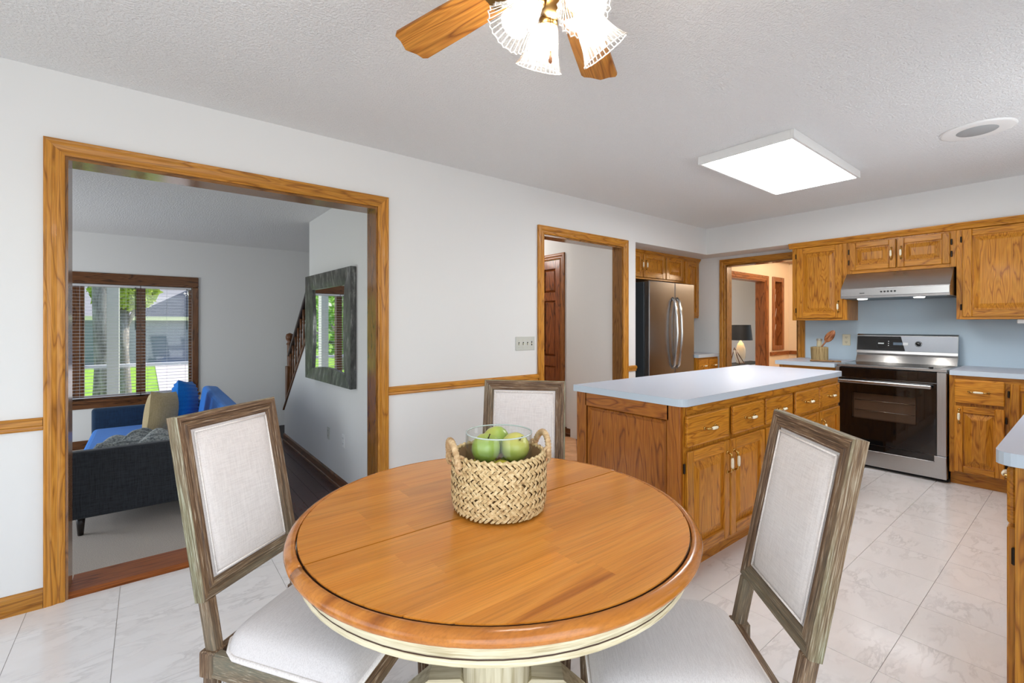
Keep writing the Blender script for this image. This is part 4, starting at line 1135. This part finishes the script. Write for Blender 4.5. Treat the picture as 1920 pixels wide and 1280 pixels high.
# positions relative to the basket centre: right (screen), away, height
fv = (math.cos(va), math.sin(va)); rv = (math.sin(va), -math.cos(va))
FR = [(-.036, -.030, .172, .0398, fm.m, 'green apple at the left of the glass vase', 20), (-.008, .046, .176, .0395, fm.m, 'green apple at the back with its stem showing', -35), (.044, -.016, .172, .0398, fm.m, 'green apple at the right of the glass vase', 40),
      (.008, -.046, .105, .0385, ym.m, 'yellow green apple low at the front of the vase', 30), (.036, .030, .104, .0375, fm.m, 'green apple low at the right behind the front one', 15), (-.044, .016, .104, .0375, ym.m, 'yellow green apple low at the left under the others', 30),
      (0, 0, .0505, .030, ym.m, 'small yellow apple deep at the bottom of the vase', 0)]
apple = None
for (sx, dy, z, r_, m_, lb, tl) in FR:
    loc = (BC[0]+rv[0]*sx+fv[0]*dy, BC[1]+rv[1]*sx+fv[1]*dy, ZTB+z)
    f = empty('apple', (loc[0], loc[1], loc[2]-r_), label=lb, cat='apple', group='apples in the glass vase')
    q = MB(); q.M = Matrix.Translation((0, 0, r_)) @ Matrix.Rotation(R(tl), 4, 'X')
    pr = [(.0005, -.80), (.20, -.92), (.42, -.90), (.72, -.68), (.95, -.25), (1.0, .12), (.93, .48), (.72, .80), (.44, .97), (.22, .96), (.08, .86), (.0005, .82)]
    q.lathe([(a_*r_, b_*r_) for a_, b_ in pr], 22, m=m_); q.build('flesh', f)
    q = MB(); q.M = Matrix.Translation((0, 0, r_)) @ Matrix.Rotation(R(tl), 4, 'X'); q.tube([(0, 0, r_*.8), (.002, 0, r_*1.0), (.005, .002, r_*1.16)], [.0018, .0015, .002], 6, plain('stem_brown', rgb(66,46,26), .8)); q.build('stem', f)

# ------------------------------------------------------------------ living room things
CHAR = fabric('charcoal_fabric', rgb(52,56,62), rgb(28,31,36), 300, .4)
NAVY = fabric('navy_fabric', rgb(24,56,84), rgb(16,38,60), 300, .3)
BLUE = fabric('blue_velvet', rgb(0,128,224), rgb(0,104,196), 260, .2)
so = empty('sofa', (-.02, 5.36, FL), label='blue sofa with charcoal arm panels in the sunken living room', cat='sofa')
# local: x across depth (front -x), y along length
q = MB(); q.box(-.43, .58, -1.03, -.95, .135, .60, CHAR, .018, 3); q.build('arm', so)
q = MB(); q.box(-.43, .58, .95, 1.03, .135, .62, NAVY, .030, 3); q.build('arm', so)
q = MB(); q.box(-.42, .58, -.949, .949, .14, .269, CHAR, .01); q.build('seat_base', so)
q = MB(); q.box(-.42, .42, -.945, .945, .27, .42, BLUE, .045, 3); q.build('seat_cushion', so)
q = MB(); q.M = Matrix.Translation((.46, 0, .27)) @ Matrix.Rotation(R(9), 4, 'Y'); q.box(-.03, .13, -.945, .945, 0, .52, BLUE, .04, 3); q.build('backrest', so)
for sx in (-.35, .50):
    for sy in (-.94, .94):
        q = MB(); q.lathe([(.0005, 0), (.016, 0), (.027, .14), (.0005, .14)], 12, (sx, sy, 0), plain('sofa_leg', rgb(40,32,28), .4)); q.build('leg', so)
def pillow(name, label, loc, rot, w, h, t, m, ribs=0, cat='pillow'):
    o = empty(name, loc, 0, label, cat, rot=rot)
    q = MB()
    def side(sg):
        def fn(u, v):
            x = (2*u-1); z = (2*v-1)
            e = (1-abs(x)**2.6)*(1-abs(z)**2.6); e = max(0, e)**.5
            pin = 1-.06*(1-abs(x))*abs(z)**3-.0; pin2 = 1-.06*(1-abs(z))*abs(x)**3
            rb = (.006*math.cos(v*ribs*2*PI)*min(1, e*3)) if ribs else 0
            return Vector((x*w/2*pin2, sg*(t/2*e+rb), z*h/2*pin+h/2))
        return fn
    nv = 61 if ribs else 15
    q.grid(15, nv, side(1), m); q.grid(15, nv, side(-1), m); q.build('cushion', o)
    return o
PB = fabric('beige_pillow', rgb(206,186,142), rgb(182,160,116), 200, .3)
pillow('beige_pillow', 'beige throw pillow leaning on the sofa', (.070, 5.04, FL+.462), (R(3), R(8), R(66)), .46, .43, .17, PB)
pillow('ribbed_pillow', 'bright blue ribbed pillow at the back of the sofa', (.275, 5.53, FL+.466), (R(0), R(8), R(74)), .50, .46, .20, BLUE, 12)
# knitted throw: folded cloth over the seat
KN = NT('grey_knit'); n = KN.noise(KN.coords((80, 80, 80)), 1, 2); KN.base(KN.ramp(n, [(.3, rgb(98,106,108)), (.65, rgb(182,186,184))])); KN.setp(rough=1, sheen=.2); KN.bump(n, .8, .006)
th = empty('knitted_throw', (-.04, 4.64, FL+.422), label='grey knitted throw crumpled on the sofa seat by the near arm', cat='throw')
q = MB()
def throwf(u, v):
    x = -.36+.68*u; y = -.20+.34*v+.02*math.sin(5*u)
    e = min(1, 6*min(u, 1-u, v, 1-v))
    zz = .014+e*(.115+.034*math.sin(9*u+5*v)+.024*math.sin(17*u-11*v)+.014*math.sin(31*v+6*u)+.07*u)
    return Vector((x, y, max(.004, zz)))
q.grid(40, 34, throwf, KN.m); q.build('cloth', th)
q = MB()
for k in range(6):
    P = [throwf(i/24, .08+k*.16) + Vector((0, 0, .006)) for i in range(25)]
    q.tube(P, .008, 6, KN.m)
q.build('cable_ridge', th)
# mirror on the stair wall
mi = empty('wall_mirror', (XM-.028, 4.415, 1.25), -PI/2+R(2.5), 'wide dark distressed frame mirror on the stair wall', 'mirror')
mf = NT('distressed_frame'); n = mf.noise(mf.coords((22, 22, 6)), 1, 4, .65); mf.base(mf.ramp(n, [(.35, rgb(52,52,52)), (.55, rgb(92,92,90)), (.72, rgb(160,160,156))])); mf.setp(rough=.35, metal=.4, coat=.2)
Wm, Hm, fw = 1.19, 1.02, .17
q = MB(); n = 12
outer = []; inner = []
def inn(i_, side):
    t_ = i_/n; s_ = .035*math.sin(PI*t_)
    if side == 0: return (-Wm/2+fw+s_, -Hm/2+fw*.62+(Hm-fw*1.45)*t_)
    if side == 1: return (-Wm/2+fw+(Wm-2*fw)*t_, Hm/2-fw*.83)
    if side == 2: return (Wm/2-fw-s_, Hm/2-fw*.83-(Hm-fw*1.45)*t_)
    return (Wm/2-fw-(Wm-2*fw)*t_, -Hm/2+fw*.62+s_)
def out(i_, side):
    t_ = i_/n
    return [(-Wm/2, -Hm/2+Hm*t_), (-Wm/2+Wm*t_, Hm/2), (Wm/2, Hm/2-Hm*t_), (Wm/2-Wm*t_, -Hm/2)][side]
for side in range(4):
    pts = []
    for i in range(n+1):
        a_, b_ = out(i, side), inn(i, side)
        pts += [(a_[0], -.002, a_[1]), (a_[0], -.050, a_[1]), (b_[0], -.036, b_[1]), (b_[0], -.018, b_[1])]
    q.raw(pts, [(i*4+j, i*4+j+1, i*4+j+5, i*4+j+4) for i in range(n) for j in range(3)], mf.m)
q.build('frame', mi)
q = MB(); q.box(-Wm/2+.1, Wm/2-.1, -.020, -.004, -Hm/2+.05, Hm/2-.05, MIRROR); q.build('glass', mi)
# living window: casing, mullions, sill, panes
WB = walnut('x'); WBZ = walnut('z')
lwin = struct(MB().box(LW[0]-.07, LW[1]+.07, YL-.022, YL, LW[3], LW[3]+.135, WB, .006).box(LW[0]-.07, LW[0], YL-.022, YL, LW[2]-.02, LW[3], WBZ, .006).box(LW[1], LW[1]+.07, YL-.022, YL, LW[2]-.02, LW[3], WBZ, .006)
      .box(LW[0]-.09, LW[1]+.09, YL-.055, YL+.03, LW[2]-.03, LW[2], WB, .006).box(LW[0]-.06, LW[1]+.06, YL-.02, YL, LW[2]-.10, LW[2]-.03, WB, .004).build('window_1'), 'brown framed living room window with blinds')
MU = [(-.700, -.596), (-.116, -.022)]
q = MB(); 
for a_, b_ in MU: q.box(a_, b_, YL+.03, YL+.11, LW[2], LW[3], WBZ, .004)
q.box(LW[0], LW[0]+.04, YL+.03, YL+.11, LW[2], LW[3], WBZ); q.box(LW[1]-.035, LW[1], YL+.03, YL+.11, LW[2], LW[3], WBZ); q.box(LW[0], LW[1], YL+.03, YL+.11, LW[3]-.03, LW[3], WB); q.box(LW[0], LW[1], YL+.03, YL+.11, LW[2], LW[2]+.035, WB); q.build('window_sash', lwin)
for a_, b_ in ((LW[0]+.04, MU[0][0]), (MU[0][1], MU[1][0]), (MU[1][1], LW[1]-.035)):
    q = MB(); q.box(a_, b_, YL+.07, YL+.074, LW[2]+.03, LW[3]-.03, glassy('window_glass', (1, 1, 1, 1), .85)); q.build('pane', lwin)
SLM = plain('blind_slat', rgb(205,205,208), .5)
for bi, (a_, b_, lb) in enumerate(((LW[0]+.01, -.072, 'horizontal slat blind on the left part of the living room window'), (-.066, LW[1]-.008, 'horizontal slat blind on the right part of the living room window'))):
    bl_ = empty('window_blind', ((a_+b_)/2, YL+.004, LW[2]+.02), label=lb, cat='blind', group='slat blinds')
    w = (b_-a_)/2; zt = LW[3]-LW[2]-.025
    q = MB(); q.box(-w, w, -.014, .014, zt-.028, zt, SLM, .003); q.build('headrail', bl_)
    q = MB(); q.M = Matrix.Rotation(R(6), 4, 'X'); q.box(-w, w, -.0125, .0125, -.0006, .0006, SLM); sl0 = q.build('slat', bl_); nsl = 34
    for k in range(nsl):
        s_ = sl0 if k == 0 else sl0.copy()
        if k: COL.objects.link(s_); s_.parent = bl_
        s_.location = (0, 0, .03+(zt-.07)*k/(nsl-1))
    q = MB(); q.box(-w, w, -.010, .010, .0, .014, SLM, .003); q.build('bottom_rail', bl_)
    for x in ((-w*.75, 0, w*.75)):
        q = MB(); q.box(x-.0012, x+.0012, -.0145, -.0125, .01, zt-.02, SLM); q.build('ladder_cord', bl_)
    q = MB(); q.tube([(w-.05, -.02, zt-.02), (w-.05, -.022, zt-.55)], .004, 6, BLACKM); q.build('wand', bl_)

# ------------------------------------------------------------------ outdoors seen through the living window
GZ = -.9
gr = NT('lawn_grass'); n = gr.noise(gr.coords((1,1,1), rand=False), 3, 5, .7); gr.base(gr.ramp(n, [(.3, rgb(98,142,34)), (.6, rgb(150,190,58)), (.8, rgb(186,212,90))])); gr.setp(rough=1); gr.bump(n, .5, .05)
struct(boxes([(-40, 40, YL+.14, 60, GZ-.1, GZ)], gr.m).build('floor_lawn'), 'sunny green lawn outside the window')
struct(boxes([(.3, 6, 10.2, 40, GZ, GZ+.02)], plain('driveway', rgb(206,196,192), .9)).build('floor_driveway'))
struct(boxes([(-8, 4, YL+.14, 9.3, GZ, -.25)], plain('porch_concrete', rgb(190,188,186), .9)).build('floor_porch'))
pr_ = empty('porch_railing', (-1, 9.15, -.25), label='white porch railing with turned balusters outside the window', cat='railing')
RWm = plain('railing_paint', rgb(196,198,204), .6); RDm = plain('baluster_dark', rgb(88,92,98), .6)
q = MB(); q.box(-5, 2.2, -.035, .035, .88, .93, RWm, .006); q.build('top_rail', pr_)
q = MB(); q.box(-5, 2.2, -.025, .025, .10, .14, RWm); q.build('bottom_rail', pr_)
for k in range(20):
    x = -4.85+k*.245+.03
    q = MB(); turned(q, (x, 0, 0), .14, .88, .024, RDm, 8); q.build('baluster', pr_)
q = MB(); q.box(-.07, .07, -.07, .07, 0, 3.2, plain('porch_post_paint', rgb(176,178,170), .6), .006); po = tag(q.build('porch_post'), 'square pale porch post outside the window', 'post'); po.location = (-.40, 9.0, -.25)
tbk = NT('tree_bark'); n = tbk.noise(tbk.coords((14, 14, 3)), 1, 5, .7, .5); tbk.base(tbk.ramp(n, [(.3, rgb(88,82,76)), (.6, rgb(164,158,150)), (.8, rgb(200,196,186))])); tbk.setp(rough=1); tbk.bump(n, .8, .03)
def tree(name, label, x, y, r0, h_, leafc, cz, cr, seed):
    random.seed(seed)
    o = empty(name, (x, y, GZ), label=label, cat='tree')
    q = MB(); q.tube([(0, 0, 0), (.02, 0, h_*.3), (-.02, .02, h_*.6), (0, 0, h_)], [r0*1.25, r0, r0*.95, r0*.8], 14, tbk.m)
    for k in range(5):
        a = k*1.3; q.tube([(0, 0, h_*(.8+.04*k)), (math.cos(a)*cr*.4, math.sin(a)*cr*.4, h_+.3*k), (math.cos(a)*cr*.75, math.sin(a)*cr*.75, h_+.7+.3*k)], [r0*.5, r0*.3, r0*.1], 7, tbk.m)
    q.build('trunk', o)
    q = MB()
    for k in range(2600):
        th_, ph = random.uniform(0, 2*PI), math.acos(random.uniform(-1, 1)); rr_ = cr*random.uniform(.55, 1)
        c = Vector((rr_*math.sin(ph)*math.cos(th_), rr_*math.sin(ph)*math.sin(th_), cz+rr_*.7*math.cos(ph)))
        M = Euler((random.uniform(0, 6), random.uniform(0, 6), random.uniform(0, 6))).to_matrix(); s_ = random.uniform(.08, .16)
        q.raw([c+M @ Vector(v) for v in ((-s_, 0, 0), (0, -s_*.5, .02), (s_, 0, 0), (0, s_*.5, .02))], [(0, 1, 2, 3)], leafc)
    q.build('foliage', o, kind='stuff')
LF1 = plain('leaf_green', rgb(120,170,50), .6); LF2 = plain('leaf_yellow_green', rgb(170,190,70), .6)
tree('shade_tree', 'broad grey shade tree trunk in the front yard', -.60, 11.0, .17, 4.6, LF1, 6.2, 2.0, 3)
tree('young_tree', 'young sunlit tree with yellow green leaves beside the porch post', -.38, 12.6, .10, 2.6, LF2, 2.9, .55, 5)
tree('yard_tree', 'leafy green tree at the left of the yard', -4.2, 16.0, .2, 1.6, LF1, 2.6, 2.4, 9)
tree('yard_tree', 'leafy green tree further left across the lawn', -6.5, 22.0, .25, 2.2, LF1, 3.4, 3.2, 11)
hs_ = empty('neighbour_house', (2.0, 33.0, GZ), 0, 'grey neighbour house with dark roof and garage door', 'house')
q = MB(); q.box(-5, 6, 0, 6, 0, 2.45, plain('siding_grey', rgb(120,128,142), .8)); q.build('wall', hs_)
for k in range(14):
    q = MB(); q.box(-5, 6, -.03, 0, .05+k*.17, .05+k*.17+.155, plain('siding_board', rgb(126,132,146), .8)); q.build('siding_board', hs_)
q = MB(); q.box(-5.2, 6.2, -.45, -.38, 2.40, 2.62, plain('fascia_cream', rgb(214,214,176), .7)); q.build('fascia', hs_)
q = MB(); RDK = plain('roof_dark', rgb(58,66,80), .9)
q.raw([(-2.87, -.45, 2.6), (6.2, -.45, 2.6), (6.2, 2.6, 4.9), (.9, 2.6, 4.9), (-2.87, 6.4, 2.6), (6.2, 6.4, 2.6)], [(0, 1, 2, 3), (0, 3, 4), (3, 2, 5, 4), (1, 5, 2), (0, 4, 5, 1)], RDK); q.build('roof', hs_)
q = MB(); q.prism([(3.0, 2.6), (12.4, 2.6), (8, 5.6)], 'x', -7.0, 4.0, plain('roof_light', rgb(150,148,150), .9)); q.build('rear_roof', hs_)
